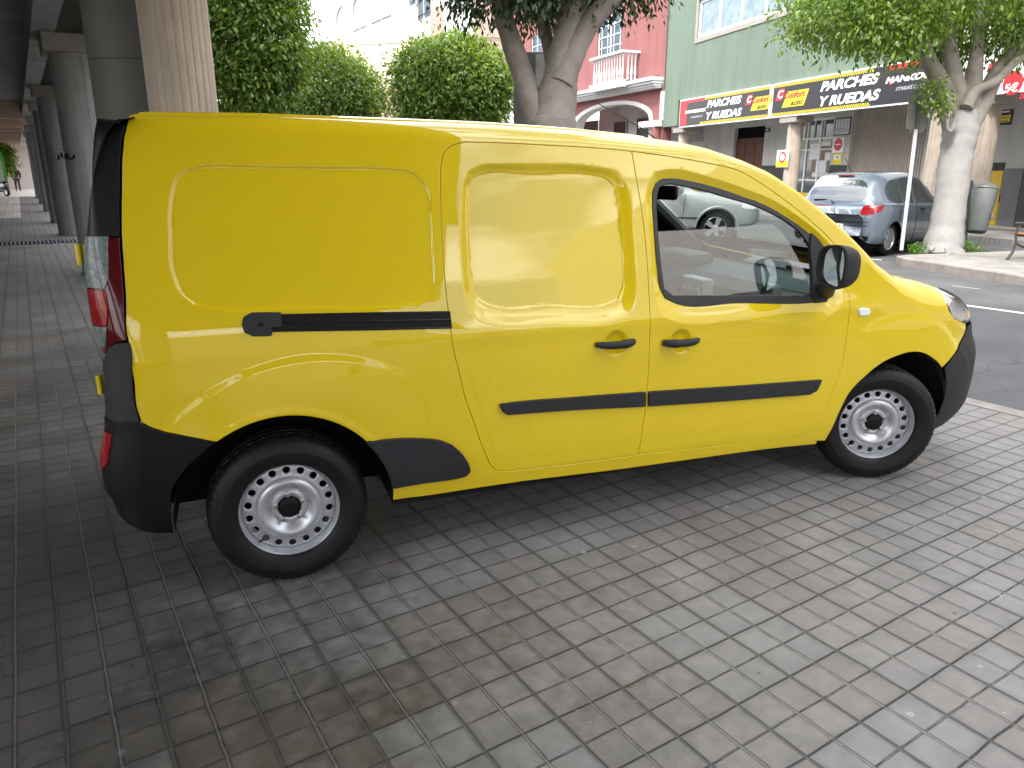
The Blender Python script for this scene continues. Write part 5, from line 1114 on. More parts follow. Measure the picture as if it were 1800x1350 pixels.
# arch lining and the porch behind
mb = MB(); P_ = [R_.W(s_, z_, .0) for s_, z_ in arch]
ARCHM = mat('arch_lining', (.62, .62, .60), rough=.9)
inn = [((a0+a1)/2+(s_-(a0+a1)/2)*.93, .2+(z_-.2)*.965) for s_, z_ in arch]
for i in range(len(arch)-1):
    A0, B0, C0, D0 = [Vector(x) for x in (R_.W(*arch[i], .004), R_.W(*arch[i+1], .004), R_.W(*inn[i+1], .004), R_.W(*inn[i], .004))]
    n_ = Vector(R_.N)*-.6; mb.quad(A0, B0, C0, D0); mb.quad(D0, C0, C0+n_, D0+n_)
R_.bld(mb, 'arch_lining', ARCHM, red)
mb = MB(); R_.box(mb, a1+1.5, a0-1.5, 0, zt_+.6, -2.6, -2.5); R_.box(mb, a1+1.5, a0-1.5, zt_+.3, zt_+.6, -2.5, -.52); R_.bld(mb, 'porch_wall', mat('porch_wall', (.50, .48, .46), rough=.9), red)
RQ = Fr(R_.W(0, 0, -2.5), RA)
for (x0, y0, x1, y1) in ((1020, 215, 1052, 260), (1081, 214, 1102, 262), (1122, 207, 1143, 262)):
    b0, z1_ = RQ.sz(x0, y0); b1_, z0_ = RQ.sz(x1, y1); window(RQ, red, b1_, b0, z0_-1, z1_, -.06, 1, 1, m=mat('grey_frame', (.4, .4, .4), rough=.6), pane=mat('dark_opening', (.02, .02, .02), rough=.3), frame=.05)
mb = MB(); b0, z1_ = RQ.sz(1085, 190); RQ.box(mb, b0-.2, b0+.2, z1_-.4, z1_, .01, .04); RQ.bld(mb, 'vent', MATS['grey_frame'], red)
# balcony slab, stepped mouldings, balusters
sb0 = rs(1144, 150, .7)[0]; sb1 = rs(1001, 165, .7)[0]; zs1 = rs(1144, 134, .7)[1]; zs0 = rs(1144, 153, .7)[1]; H_ = zs1-zs0; BALM = mat('balcony_white', (.55, .55, .54), rough=.7, var=.05)
mb = MB()
for k, (f0, f1, dp) in enumerate(((.66, 1.0, .70), (.40, .655, .60), (.18, .395, .50), (0, .175, .42))): R_.box(mb, sb0+.02*k, sb1+4, zs0+H_*f0, zs0+H_*f1, .002, dp)
R_.bld(mb, 'balcony_slab', BALM, red)
bs0 = rs(1094, 120, .95)[0]; bs1 = bs0+3.4; zb0 = zs1+.002; zt2 = rs(1092, 88, .95)[1]
mb = MB(); R_.box(mb, bs0, bs1, zs0+H_*.5, zs1+.10, .71, .98); R_.bld(mb, 'balcony_base', BALM, red)
mb = MB(); R_.box(mb, bs0-.03, bs1, zt2-.12, zt2, .72, 1.0, .01); R_.box(mb, bs0-.03, bs0+.22, zt2-.12, zt2-.001, .0, .719); R_.bld(mb, 'hand_rail', BALM, red)
Hb = zt2-.12-(zs1+.10); n_b = 12
for k in range(n_b):
    P = R_.W(bs0+.14+k*.27, zs1+.10, .85); mb = MB(); mb.lathe([(.055, 0), (.055, .06*Hb), (.035, .1*Hb), (.06, .28*Hb), (.05, .42*Hb), (.028, .62*Hb), (.035, .85*Hb), (.055, .9*Hb), (.055, Hb)], 12, M=Matrix.Translation(Vector(P)))
    R_.bld(mb, 'baluster', BALM, red, True)
for k in range(3):
    P = R_.W(bs0+.08, zs1+.10, .2+.2*k); mb = MB(); mb.lathe([(.055, 0), (.055, .06*Hb), (.035, .1*Hb), (.06, .28*Hb), (.05, .42*Hb), (.028, .62*Hb), (.035, .85*Hb), (.055, .9*Hb), (.055, Hb)], 12, M=Matrix.Translation(Vector(P)))
    R_.bld(mb, 'baluster', BALM, red, True)
mb = MB(); q0 = rs(1150, 165)[0]; zc0, zc1 = rs(1150, 224)[1], rs(1150, 213)[1]
R_.box(mb, rs(1165, 215)[0], rs(1133, 215)[0], zc0, zc1, .01, .35, .02); R_.bld(mb, 'cap', BALM, red)
mb = MB(); Pc = R_.W(rs(1158, 235)[0], 0, .15); mb.cyl(Pc, Pc+[0, 0, zc0], .2, n=24); R_.bld(mb, 'red_column', REDW, red, True)
mb = MB(); R_.box(mb, rs(1168, 180)[0], rs(1162, 180)[0], zc1, rs(1165, 160)[1], .005, .06); R_.bld(mb, 'white_pilaster', BALM, red)
# ------------------------------------------------------------------ pale buildings further left
CP = R_.W(se, 0, 0); CA = math.radians(98.5); Cf = Fr(CP, CA); cs = lambda px, py, d=0.: Cf.sz(px, py, d)
CREAM = mat('cream_render', (.60, .53, .38), rough=.9, var=.04, vscale=.5); PKB = mat('pink_brick', (.36, .25, .21), rough=.85, var=.08, vscale=2); WHR = mat('white_panel', (.58, .58, .57), rough=.8)
pk = empty('pink_building', tuple(Cf.W(3, 0)), 'pale pink and white brick house between the red house and the cream building', 'building')
e1 = cs(735, 60)[0]; a0, a1 = cs(757, 20)[0], cs(718, 20)[0]; z0, z1 = cs(740, 36)[1], cs(740, 36)[1]+2.0
facade('wall', Cf.o, CA, [(0, 0), (e1, 0), (e1, 14), (0, 14)], [rect(a0, a1, z0, z1)], PKB, pk, .2, .5)
window(Cf, pk, a0, a1, z0, z1, .12, 3, 1)
mb = MB()
for (x0, x1, zz0, zz1) in ((757, 715, z0-1.5, z0-.002), (835, 782, 3, 14), (905, 872, 3, 6.5)): Cf.box(mb, cs(x0, 60)[0], cs(x1, 60)[0], zz0, zz1, .002, .05)
Cf.bld(mb, 'white_panels', WHR, pk)
mb = MB()
for k in range(60): Cf.box(mb, .02, e1-.02, 3+k*.16, 3.02+k*.16, .0015, .004)
Cf.bld(mb, 'brick_courses', mat('mortar_pink', (.42, .32, .28), rough=.9), pk)
cr = empty('cream_building', tuple(Cf.W(e1+6, 0)), 'sunlit cream building with arched white windows behind the round tree crowns', 'building')
C2 = Fr(Cf.W(e1+.01, 0), math.radians(101.5)); c2 = lambda px, py, d=0.: C2.sz(px, py, d)
e2 = c2(395, 60)[0]
ws = [(559, 583, 80, 30, 0), (590, 617, 63, 8, 1), (620, 645, 55, -10, 1), (652, 690, 42, -60, 0)]
holes = []
for (x0, x1, yb, yt, archd) in ws:
    a, b_ = c2(x1, yb)[0], c2(x0, yb)[0]; zb_, zt3 = c2((x0+x1)/2, yb)[1], c2((x0+x1)/2, yt)[1]; holes.append((a, b_, zb_, zt3, archd))
hl = []
for a, b_, zb_, zt3, ar in holes:
    if ar: r0_ = (b_-a)/2; hl.append([(a, zb_), (b_, zb_)]+[((a+b_)/2+r0_*math.cos(t), zt3-r0_+r0_*math.sin(t)) for t in np.linspace(0, PI, 10)])
    else: hl.append(rect(a, b_, zb_, zt3))
lw = [(530, 560, 120, 170), (600, 650, 160, 90), (700, 716, 110, 155)]
facade('wall', C2.o, C2.a, [(0, 0), (e2, 0), (e2, 15), (0, 15)], hl, CREAM, cr, .2, .5)
for (a, b_, zb_, zt3, ar) in holes:
    w = window(C2, cr, a, b_, zb_, zt3, .13, 2, 2, frame=.10, pane=mat('pale_pane', (.30, .32, .33), rough=.4))
    mb = MB(); C2.box(mb, a-.12, a-.002, zb_-.1, zt3, .002, .06); C2.bld(mb, 'surround', WHR, w); mb = MB(); C2.box(mb, b_+.002, b_+.12, zb_-.1, zt3, .002, .06); C2.bld(mb, 'surround', WHR, w)
mb = MB(); C2.box(mb, c2(722, 180)[0], c2(672, 180)[0], 0, c2(700, 148)[1], .002, .12); C2.bld(mb, 'pink_base', PKB, cr)
mb = MB(); C2.box(mb, c2(712, 120)[0], c2(696, 120)[0], c2(705, 152)[1], c2(705, 105)[1], .121, .15); C2.bld(mb, 'white_shutter', WHR, cr)
mb = MB(); q = [C2.W(*c2(530, 78, .1), .1), C2.W(*c2(620, 79, .1), .1), C2.W(*c2(720, 75, .1), .1), Cf.W(*cs(800, 70, .1), .1), Cf.W(*cs(868, 66, .1), .1), R_.W(*rs(905, 74, .1), .1)]
mb.tube(q, .03, 6); tag(mb.build('cable', BPLAS, None, True), 'black cable slung along the pale house fronts', 'cable')
mb = MB(); xx = sL; q = [G.W(sL-.02, z_, .03) for z_ in (4.0, 5, 6, 8, 10)]; mb.tube(q, .03, 6); mb.tube([R_.W(*rs(1144, 136, .5), .5), R_.W(*rs(1158, 131, .2), .2), G.W(sL-.02, 5.0, .03)], .03, 6); tag(mb.build('drain_pipe', mat('pipe_dark', (.12, .08, .07), rough=.6), None, True), 'thin dark pipe running up the joint between the red and green houses', 'pipe')
# ------------------------------------------------------------------ far end of the arcade street
FE = Fr(arc(62, 0), RZA)
fw = empty('white_far_house', tuple(FE.W(-3.2, 0)), 'white house with a red door at the far end of the arcade', 'building')
mb = MB(); FE.box(mb, -5.6, 1.6, 3.3, 9, -3, 0); FE.bld(mb, 'upper_wall', WHR, fw); mb = MB(); FE.box(mb, -5.6, 1.6, 0, 3.298, -3, -.1); FE.bld(mb, 'lower_wall', mat('far_pink', (.5, .45, .42), rough=.9), fw)
mb = MB(); FE.box(mb, -3.5, -2.3, 4.2, 5.2, .002, .05); FE.bld(mb, 'window', mat('blue_glass', (.12, .16, .22), rough=.2), fw); mb = MB(); FE.box(mb, -1.9, -1.0, .1, 2.6, -.098, -.05); FE.bld(mb, 'door', mat('red_door', (.25, .03, .03), rough=.5), fw)
mb = MB(); FE.box(mb, -3.6, -2.3, .1, 2.9, -.098, -.05); FE.bld(mb, 'shop_window', MATS['blue_glass'], fw)
fr2 = empty('red_far_house', tuple(FE.W(-9, 0)), 'dull red house front beside the white one at the far end', 'building'); mb = MB(); FE.box(mb, -14, -5.62, 0, 9, -3, .0); FE.bld(mb, 'wall', mat('far_red', (.40, .16, .12), rough=.9), fr2)
# ================================================================== VEHICLES IN THE STREET
from mathutils.bvhtree import BVHTree
def loft_car(spec, paint, root, name='body'):
    """spec: rows (x, z_bottom, half width, belt z, top z, roof half width); smooth skin, wheel arches cut out"""
    K = np.array(spec, float); xs = K[:, 0]; t = np.linspace(xs[0], xs[-1], 96)
    def interp(c):
        m = np.gradient(K[:, c], xs); out = []
        for x in t:
            i = min(max(np.searchsorted(xs, x)-1, 0), len(xs)-2); h = xs[i+1]-xs[i]; u_ = (x-xs[i])/h
            out.append((2*u_**3-3*u_**2+1)*K[i, c]+(u_**3-2*u_**2+u_)*h*m[i]*.6+(-2*u_**3+3*u_**2)*K[i+1, c]+(u_**3-u_**2)*h*m[i+1]*.6)
        return _gs(np.array(out), 2)
    zb, w, zs, zt, wr = [interp(c) for c in range(1, 6)]
    rows = []
    for i in range(len(t)):
        W, B_, Z0, ZT, WR = w[i], zs[i], zb[i], max(zt[i], zs[i]+.02), min(wr[i], w[i]-.02); hgt = ZT-B_
        p = [(W*.86, Z0), (W*.955, Z0+.03), (W*.985, Z0+(B_-Z0)*.28), (W, Z0+(B_-Z0)*.55), (W*.995, Z0+(B_-Z0)*.80), (W*.965, B_-.015), (W*.945, B_+.012 if hgt > .1 else B_), (WR+(W*.945-WR)*.5, B_+hgt*.46), (WR+.035, ZT-hgt*.16), (WR*.90, ZT-hgt*.035), (WR*.5, ZT-.004), (0, ZT)]
        P = np.array(p); q = [P[0]]
        for k in range(len(P)-1):
            a = P[max(k-1, 0)]; b = P[k]; c = P[k+1]; d = P[min(k+2, len(P)-1)]
            for s_ in (1/3, 2/3, 1.): m1 = (c-a)*.42; m2 = (d-b)*.42; u_ = s_; q.append((2*u_**3-3*u_**2+1)*b+(u_**3-2*u_**2+u_)*m1+(-2*u_**3+3*u_**2)*c+(u_**3-u_**2)*m2)
        rows.append(q)
    n = len(rows[0]); V = []; F = []
    for i, r in enumerate(rows):
        for (y, z) in r: V.append((t[i], -y, z))
        for (y, z) in r[::-1][1:]: V.append((t[i], y, z))
    m = 2*n-1
    for i in range(len(rows)-1):
        for j in range(m-1): F.append((i*m+j, (i+1)*m+j, (i+1)*m+j+1, i*m+j+1))
    F.append(tuple(range(m))[::-1]); F.append(tuple((len(rows)-1)*m+j for j in range(m)))
    return np.array(V), F
def cut_arches(V, F, arches):
    V = V.copy(); A = np.array(V); keep = []
    for f in F:
        c = A[list(f)].mean(0); ok = True
        if len(f) == 4:
            for (cx, cz, r) in arches:
                if math.hypot(c[0]-cx, c[2]-cz) < r and abs(c[1]) > .45: ok = False
        if ok: keep.append(f)
    # pull the ragged edge onto the circle
    used = {}
    for f in keep:
        for k in range(len(f)): e = tuple(sorted((f[k], f[(k+1) % len(f)]))); used[e] = used.get(e, 0)+1
    for (a, b), c in used.items():
        if c == 1:
            for v in (a, b):
                for (cx, cz, r) in arches:
                    d = math.hypot(V[v][0]-cx, V[v][2]-cz)
                    if abs(d-r) < .075 and abs(V[v][1]) > .4 and V[v][2] > .2: k = r/d; V[v][0] = cx+(V[v][0]-cx)*k; V[v][2] = cz+(V[v][2]-cz)*k
    return V, keep
def car(name, label, loc, rz, spec, paint, arches, r_wheel, details, rimfn, group=None, cat='car'):
    root = empty(name, loc, label, cat, group, rz)
    V, F = loft_car(spec, paint, root); V, F = cut_arches(V, F, arches)
    me = bpy.data.meshes.new('body'); me.from_pydata([tuple(v) for v in V], [], [tuple(f) for f in F]); me.update(); me.polygons.foreach_set('use_smooth', [True]*len(me.polygons)); body = link('body', me, paint, root)
    bv = BVHTree.FromPolygons([Vector(v) for v in V], F)
    def drape(nm, pts, axis, m, par=body, off=.004, step=.05, side=-1, th=.0):
        """polygon in (x,z) thrown onto the flank, or in (y,z) onto the tail"""
        poly = spline(pts, .03, corner=50); lo, hi = poly.min(0), poly.max(0); gx, gy = np.meshgrid(np.arange(lo[0], hi[0], step), np.arange(lo[1], hi[1], step)); g = np.stack([gx.ravel(), gy.ravel()], 1); g = g[pip(g, poly)]; g = g[pdist(g, poly) > step*.4] if len(g) else g
        n_ = len(poly); rv, re, rf, *_ = geometry.delaunay_2d_cdt([Vector(p) for p in np.vstack([poly, g])], [(i, (i+1) % n_) for i in range(n_)], [], 0, 1e-6)
        Q = np.array([tuple(p) for p in rv]); Ff = [f for f in rf if pip(np.array([Q[list(f)].mean(0)]), poly)[0]]
        out = []; ok = True; last = None
        for q in Q:
            if axis == 'side': o, d = Vector((q[0], side*3, q[1])), Vector((0, -side, 0))
            elif axis == 'rear': o, d = Vector((-4, q[0], q[1])), Vector((1, 0, 0))
            else: o, d = Vector((6, q[0], q[1])), Vector((-1, 0, 0))
            h, nn, *_ = bv.ray_cast(o, d)
            if h is None: h, nn, *_ = bv.find_nearest(o+d*3)
            if nn.dot(d) > 0: nn = -nn
            out.append(h+nn*off)
        me = bpy.data.meshes.new(nm); me.from_pydata([tuple(v) for v in out], [], [tuple(f) for f in Ff]); me.update(); me.polygons.foreach_set('use_smooth', [True]*len(me.polygons)); return link(nm, me, m, par)
    def line(pts, m=GAP, w=.006, side=-1, nm='panel_gap', par=body):
        P = spline(pts, .04, False, 60); out = []
        for q in P:
            h, nn, *_ = bv.ray_cast(Vector((q[0], side*3, q[1])), Vector((0, -side, 0)))
            if h is not None: out.append(h+Vector((0, side*.001, 0)))
        mb = MB(); mb.tube(out, w, 4); return mb.build(nm, m, par)
    details(root, body, drape, line)
    for (cx, cz, r) in arches:
        for s_ in (-1, 1):
            mb = MB(); nn = 22; a = [mb.bm.verts.new((cx+r*.99*math.cos(t_), s_*.80, cz+r*.99*math.sin(t_))) for t_ in np.linspace(-.5, PI+.5, nn)]; b = [mb.bm.verts.new((v.co.x, s_*.45, v.co.z)) for v in a]
            for i in range(nn-1): mb.bm.faces.new((a[i], a[i+1], b[i+1], b[i]))
            mb.bm.faces.new(b); mb.build('wheel_well', UND, root)
            w = bpy.data.objects.new('wheel', None); C.objects.link(w); w.parent = root; w.location = (cx, s_*.80, r_wheel); w.rotation_euler = (PI/2 if s_ < 0 else -PI/2, 0, 0)
            R0 = r_wheel; mb = MB(); mb.lathe([(R0*.66, -.01), (R0*.70, .01), (R0*.82, .02), (R0*.94, .005), (R0*.985, -.02), (R0, -.05), (R0, -.16), (R0*.96, -.2), (R0*.66, -.2)], 48); mb.build('tyre', RUB, w, True); rimfn(w, R0)
    mb = MB(); mb.box(arches[0][0]-.5, arches[1][0]+.5, -.7, .7, .16, .32); mb.build('underbody', UND, root)
    return root, body
def rim_spokes(w, R0, n=7):
    mb = MB(); mb.lathe([(R0*.60, -.10), (R0*.62, -.02), (R0*.665, .008), (R0*.68, .004)], 48)
    for k in range(n):
        a = 2*PI*k/n; c, s_ = math.cos(a), math.sin(a); q = Matrix.Rotation(a, 4, 'Z')
        V = [(R0*.12, -.035), (R0*.12, .035), (R0*.62, .055), (R0*.62, -.055)]; vs = [mb.bm.verts.new(q@Vector((x, y, -.012 if x < .1 else -.002))) for x, y in V]; vb_ = [mb.bm.verts.new(q@Vector((x, y, -.035))) for x, y in V]
        mb.bm.faces.new(vs)
        for i in range(4): mb.bm.faces.new((vs[i], vs[(i+1) % 4], vb_[(i+1) % 4], vb_[i]))
    mb.lathe([(R0*.2, -.03), (R0*.2, -.008), (R0*.16, -.002), (0, -.002)], 24); mb.build('rim', SIL2, w, True)
    mb = MB(); mb.lathe([(R0*.61, -.08), (0, -.08)], 32); mb.build('brake', UND, w)
SIL2 = mat('alloy_grey', (.42, .42, .43), rough=.35, metal=.6)
# ---- the blue grey hatchback in the parking bay
HBL = mat('blue_grey_paint', (.12, .155, .20), rough=.38, metal=.35, coat=1, spec=.5)
spec = [(-.80, .42, .60, .70, .74, .50), (-.795, .36, .72, .86, .90, .56), (-.76, .31, .80, .93, .99, .60), (-.70, .27, .835, .96, 1.08, .60), (-.55, .24, .865, .98, 1.33, .56), (-.40, .23, .88, .985, 1.49, .56), (-.20, .22, .885, .985, 1.545, .57), (.3, .20, .885, .97, 1.58, .58), (.9, .20, .885, .95, 1.58, .585), (1.4, .20, .885, .935, 1.51, .57), (1.8, .20, .885, .925, 1.36, .55), (2.15, .20, .88, .92, 1.12, .58), (2.4, .21, .875, .91, .97, .68), (2.9, .22, .86, .86, .90, .66), (3.25, .25, .80, .76, .79, .60), (3.42, .30, .70, .62, .65, .5), (3.46, .36, .60, .54, .56, .4)]
def seat_details(root, body, drape, line):
    DG = mat('dark_car_glass', (.03, .04, .045), rough=.03, spec=1., coat=1); LT = mat('tail_red', (.24, .006, .012), rough=.12, coat=1)
    rw = drape('rear_window', [(-.52, 1.03), (-.56, 1.10), (-.47, 1.36), (-.40, 1.40), (0, 1.42), (.40, 1.40), (.47, 1.36), (.56, 1.10), (.52, 1.03), (0, 1.00)], 'rear', DG)
    for s_ in (-1, 1):
        drape('tail_light', [(s_*.56, .80), (s_*.80, .82), (s_*.845, .88), (s_*.80, .97), (s_*.66, .985), (s_*.59, .94)], 'rear', LT, off=.006)
        drape('tail_light_wing', [(-.74, .83), (-.60, .86), (-.47, .95), (-.52, .985), (-.66, .985), (-.76, .95)], 'side', LT, off=.006, side=s_)
        sw_ = drape('side_window', [(-.30, 1.13), (-.18, 1.05), (.0, 1.01), (.33, 1.00), (.33, 1.43), (.05, 1.41), (-.12, 1.34), (-.26, 1.22)], 'side', DG, side=s_)
        drape('side_window', [(.37, 1.00), (.78, .985), (.84, 1.45), (.6, 1.46), (.37, 1.44)], 'side', DG, side=s_)
        drape('side_window', [(.92, .985), (1.75, .97), (1.62, 1.14), (1.42, 1.32), (1.15, 1.43), (.95, 1.455)], 'side', DG, side=s_)
        line([(.20, .30), (.12, .62), (.22, .95)], side=s_); line([(.86, .24), (.88, .6), (.88, .98)], side=s_); line([(1.9, .26), (1.93, .6), (1.85, .93)], side=s_); line([(.15, .245), (1.9, .245)], side=s_)
        line([(-.7, .99), (-.3, .965), (.3, .93), (1.9, .86)], HBL, .010, s_, 'crease'); line([(.2, .42), (1.9, .40)], HBL, .012, s_, 'crease')
        for hx in (.28, 1.02):
            mb = MB(); mb.box(hx, hx+.17, s_*.895-.012, s_*.895+.012, .845, .875, .008); mb.build('door_handle', BPLAS, body, True)
        mb = MB(); mb.box(1.62, 1.74, s_*1.0-.09, s_*1.0+.09, .93, 1.07, .04); mb.build('wing_mirror', HBL, body, True)
    drape('number_plate', [(-.26, .50), (.26, .50), (.26, .61), (-.26, .61)], 'rear', SW, off=.008)
    for k, ch in enumerate(range(7)):
        drape('plate_digit', [(-.21+.06*k, .525), (-.18+.06*k, .525), (-.18+.06*k, .585), (-.21+.06*k, .585)], 'rear', BLK, off=.011)
    drape('bumper_base', [(-.72, .30), (.72, .30), (.76, .40), (-.76, .40)], 'rear', BPLAS, off=.005)
    for s_ in (-1, 1): drape('bumper_reflector', [(s_*.5, .345), (s_*.64, .345), (s_*.64, .385), (s_*.5, .385)], 'rear', LT, off=.010)
    drape('badge', [(-.035, .84), (.035, .84), (.035, .91), (-.035, .91)], 'rear', CHR, off=.012)
    for k in range(5): drape('badge_letter', [(-.09+.04*k, .735), (-.07+.04*k, .735), (-.07+.04*k, .76), (-.09+.04*k, .76)], 'rear', CHR, off=.010, step=.02)
    for pts in ([(-.74, .665), (0, .655), (.74, .665)], [(-.78, .60), (0, .585), (.78, .60)]):
        P = []
        for y in np.linspace(-.74, .74, 20): z = np.interp(y, [p[0] for p in pts], [p[1] for p in pts]); P.append((y, z))
        drape('tailgate_line', P+[(y, z-.010) for y, z in P[::-1]], 'rear', GAP, off=.002, step=.1)
    mb = MB(); mb.tube([(-.80, .0, 1.0), (-.70, .1, 1.05), (-.74, .42, 1.045)], .014, 6); mb.build('wiper', BPLAS, body)
    mb = MB(); mb.tube([(-.15, .05, 1.56), (-.42, .05, 1.82)], .006, 6); mb.build('aerial', BPLAS, body)
    mb = MB(); mb.box(-.43, -.38, -.16, .16, 1.495, 1.515); mb.build('brake_light', LT, body)
hp_ = at_z(1562, 449, .0); ha = math.radians(19); hdv = np.array([math.cos(ha), math.sin(ha), 0]); hn = np.array([-math.sin(ha), math.cos(ha), 0])
seat_org = hp_*[1, 1, 0]+hn*.84
car('parked_hatchback', 'blue grey hatchback parked in the bay behind the sign pole and white trunk', tuple(seat_org), ha, spec, HBL, [(0, .31, .345), (2.578, .31, .345)], .315, seat_details, rim_spokes)
# ---- silver off-roader seen through the van's windows
SPT = mat('silver_paint', (.42, .45, .44), rough=.35, metal=.5, coat=1)
spec2 = [(-1.0, .55, .70, 1.0, 1.05, .6), (-.96, .45, .84, 1.12, 1.2, .64), (-.85, .40, .88, 1.15, 1.6, .62), (-.6, .38, .90, 1.16, 1.76, .62), (.5, .36, .90, 1.15, 1.80, .63), (1.3, .36, .90, 1.13, 1.74, .62), (1.75, .36, .90, 1.12, 1.45, .62), (2.05, .36, .90, 1.11, 1.18, .70), (2.6, .38, .89, 1.07, 1.12, .74), (3.2, .42, .86, 1.0, 1.05, .70), (3.42, .46, .80, .92, .96, .62), (3.50, .52, .72, .80, .82, .5)]
def suv_details(root, body, drape, line):
    for s_ in (-1, 1):
        drape('side_window', [(-.7, 1.2), (.45, 1.2), (.45, 1.6), (-.6, 1.62)], 'side', MATS['dark_car_glass'], side=s_); drape('side_window', [(.55, 1.2), (1.7, 1.17), (1.35, 1.58), (.55, 1.62)], 'side', MATS['dark_car_glass'], side=s_)
        drape('headlight', [(3.05, .80), (3.42, .78), (3.44, .92), (3.1, .98)], 'side', MATS['marker_lens'], off=.01, side=s_)
        line([(-.5, .62), (2.2, .60)], BPLAS, .02, s_, 'side_strip'); line([(1.8, .4), (1.85, 1.1)], side=s_); line([(.5, .4), (.5, 1.15)], side=s_)
        mb = MB(); mb.tube([(2.55+.46*math.cos(t), s_*.885, .37+.46*math.sin(t)) for t in np.linspace(0.1, PI-.1, 16)], .03, 6); mb.build('wheel_flare', SPT, body, True)
        mb = MB(); mb.box(1.65, 1.78, s_*1.02-.1, s_*1.02+.1, 1.12, 1.3, .04); mb.build('wing_mirror', SPT, body, True)
    drape('grille', [(-.5, .72), (.5, .72), (.5, .88), (-.5, .88)], 'front', BPLAS); drape('front_bumper', [(-.7, .5), (.7, .5), (.7, .66), (-.7, .66)], 'front', BPLAS)
sp_ = at_z(1250, 428, 0.); sa = math.radians(-24)
sv_o = at_z(1255, 432, 0.); sv_o = np.array([sv_o[0], sv_o[1], 0])
sv_loc = sv_o-np.array([math.cos(sa), math.sin(sa), 0])*2.55+np.array([-math.sin(sa), math.cos(sa), 0])*.8
car('parked_off_roader', 'silver off-roader parked beyond the van and seen through its front side windows', tuple(sv_loc), sa, spec2, SPT, [(0, .37, .43), (2.55, .37, .43)], .37, suv_details, lambda w, r: rim_spokes(w, r, 5))
# ================================================================== TREES
BARK = mat('grey_bark', (.21, .185, .16), rough=.85, var=.28, vscale=3.5, bump=.7, bscale=22)
WBARK = mat('whitewashed_bark', (.24, .235, .23), rough=.85, var=.16, vscale=5, bump=.6, bscale=30)
def leafmat(name, a, b_, tr=.35):
    m = bpy.data.materials.new(name); m.use_nodes = True; nt = m.node_tree; p = nt.nodes['Principled BSDF']; g = nt.nodes.new('ShaderNodeNewGeometry'); r = nt.nodes.new('ShaderNodeValToRGB')
    r.color_ramp.elements[0].color = (*a, 1); r.color_ramp.elements[1].color = (*b_, 1); e = r.color_ramp.elements.new(.6); e.color = (*[(x*.7+y*.3) for x, y in zip(a, b_)], 1)
    at = nt.nodes.new('ShaderNodeAttribute'); at.attribute_name = 'tone'; nt.links.new(at.outputs['Fac'], r.inputs[0]); nt.links.new(r.outputs[0], p.inputs['Base Color']); p.inputs['Roughness'].default_value = .38; p.inputs['Specular IOR Level'].default_value = .45
    t = nt.nodes.new('ShaderNodeBsdfTranslucent'); mx = nt.nodes.new('ShaderNodeMixShader'); mx.inputs[0].default_value = tr; sc_ = nt.nodes.new('ShaderNodeMixRGB'); sc_.blend_type = 'MULTIPLY'; sc_.inputs[0].default_value = 1; sc_.inputs[2].default_value = (1.5, 1.35, .5, 1); nt.links.new(r.outputs[0], sc_.inputs[1]); nt.links.new(sc_.outputs[0], t.inputs[0])
    o = nt.nodes['Material Output']; nt.links.new(p.outputs[0], mx.inputs[1]); nt.links.new(t.outputs[0], mx.inputs[2]); nt.links.new(mx.outputs[0], o.inputs[0]); return m
LEAF = leafmat('ficus_leaves', (.075, .16, .035), (.33, .45, .075)); LEAFL = leafmat('light_ficus_leaves', (.06, .135, .024), (.27, .36, .055), .40); LEAFD = leafmat('dark_ficus_leaves', (.018, .040, .014), (.055, .10, .022), .25)
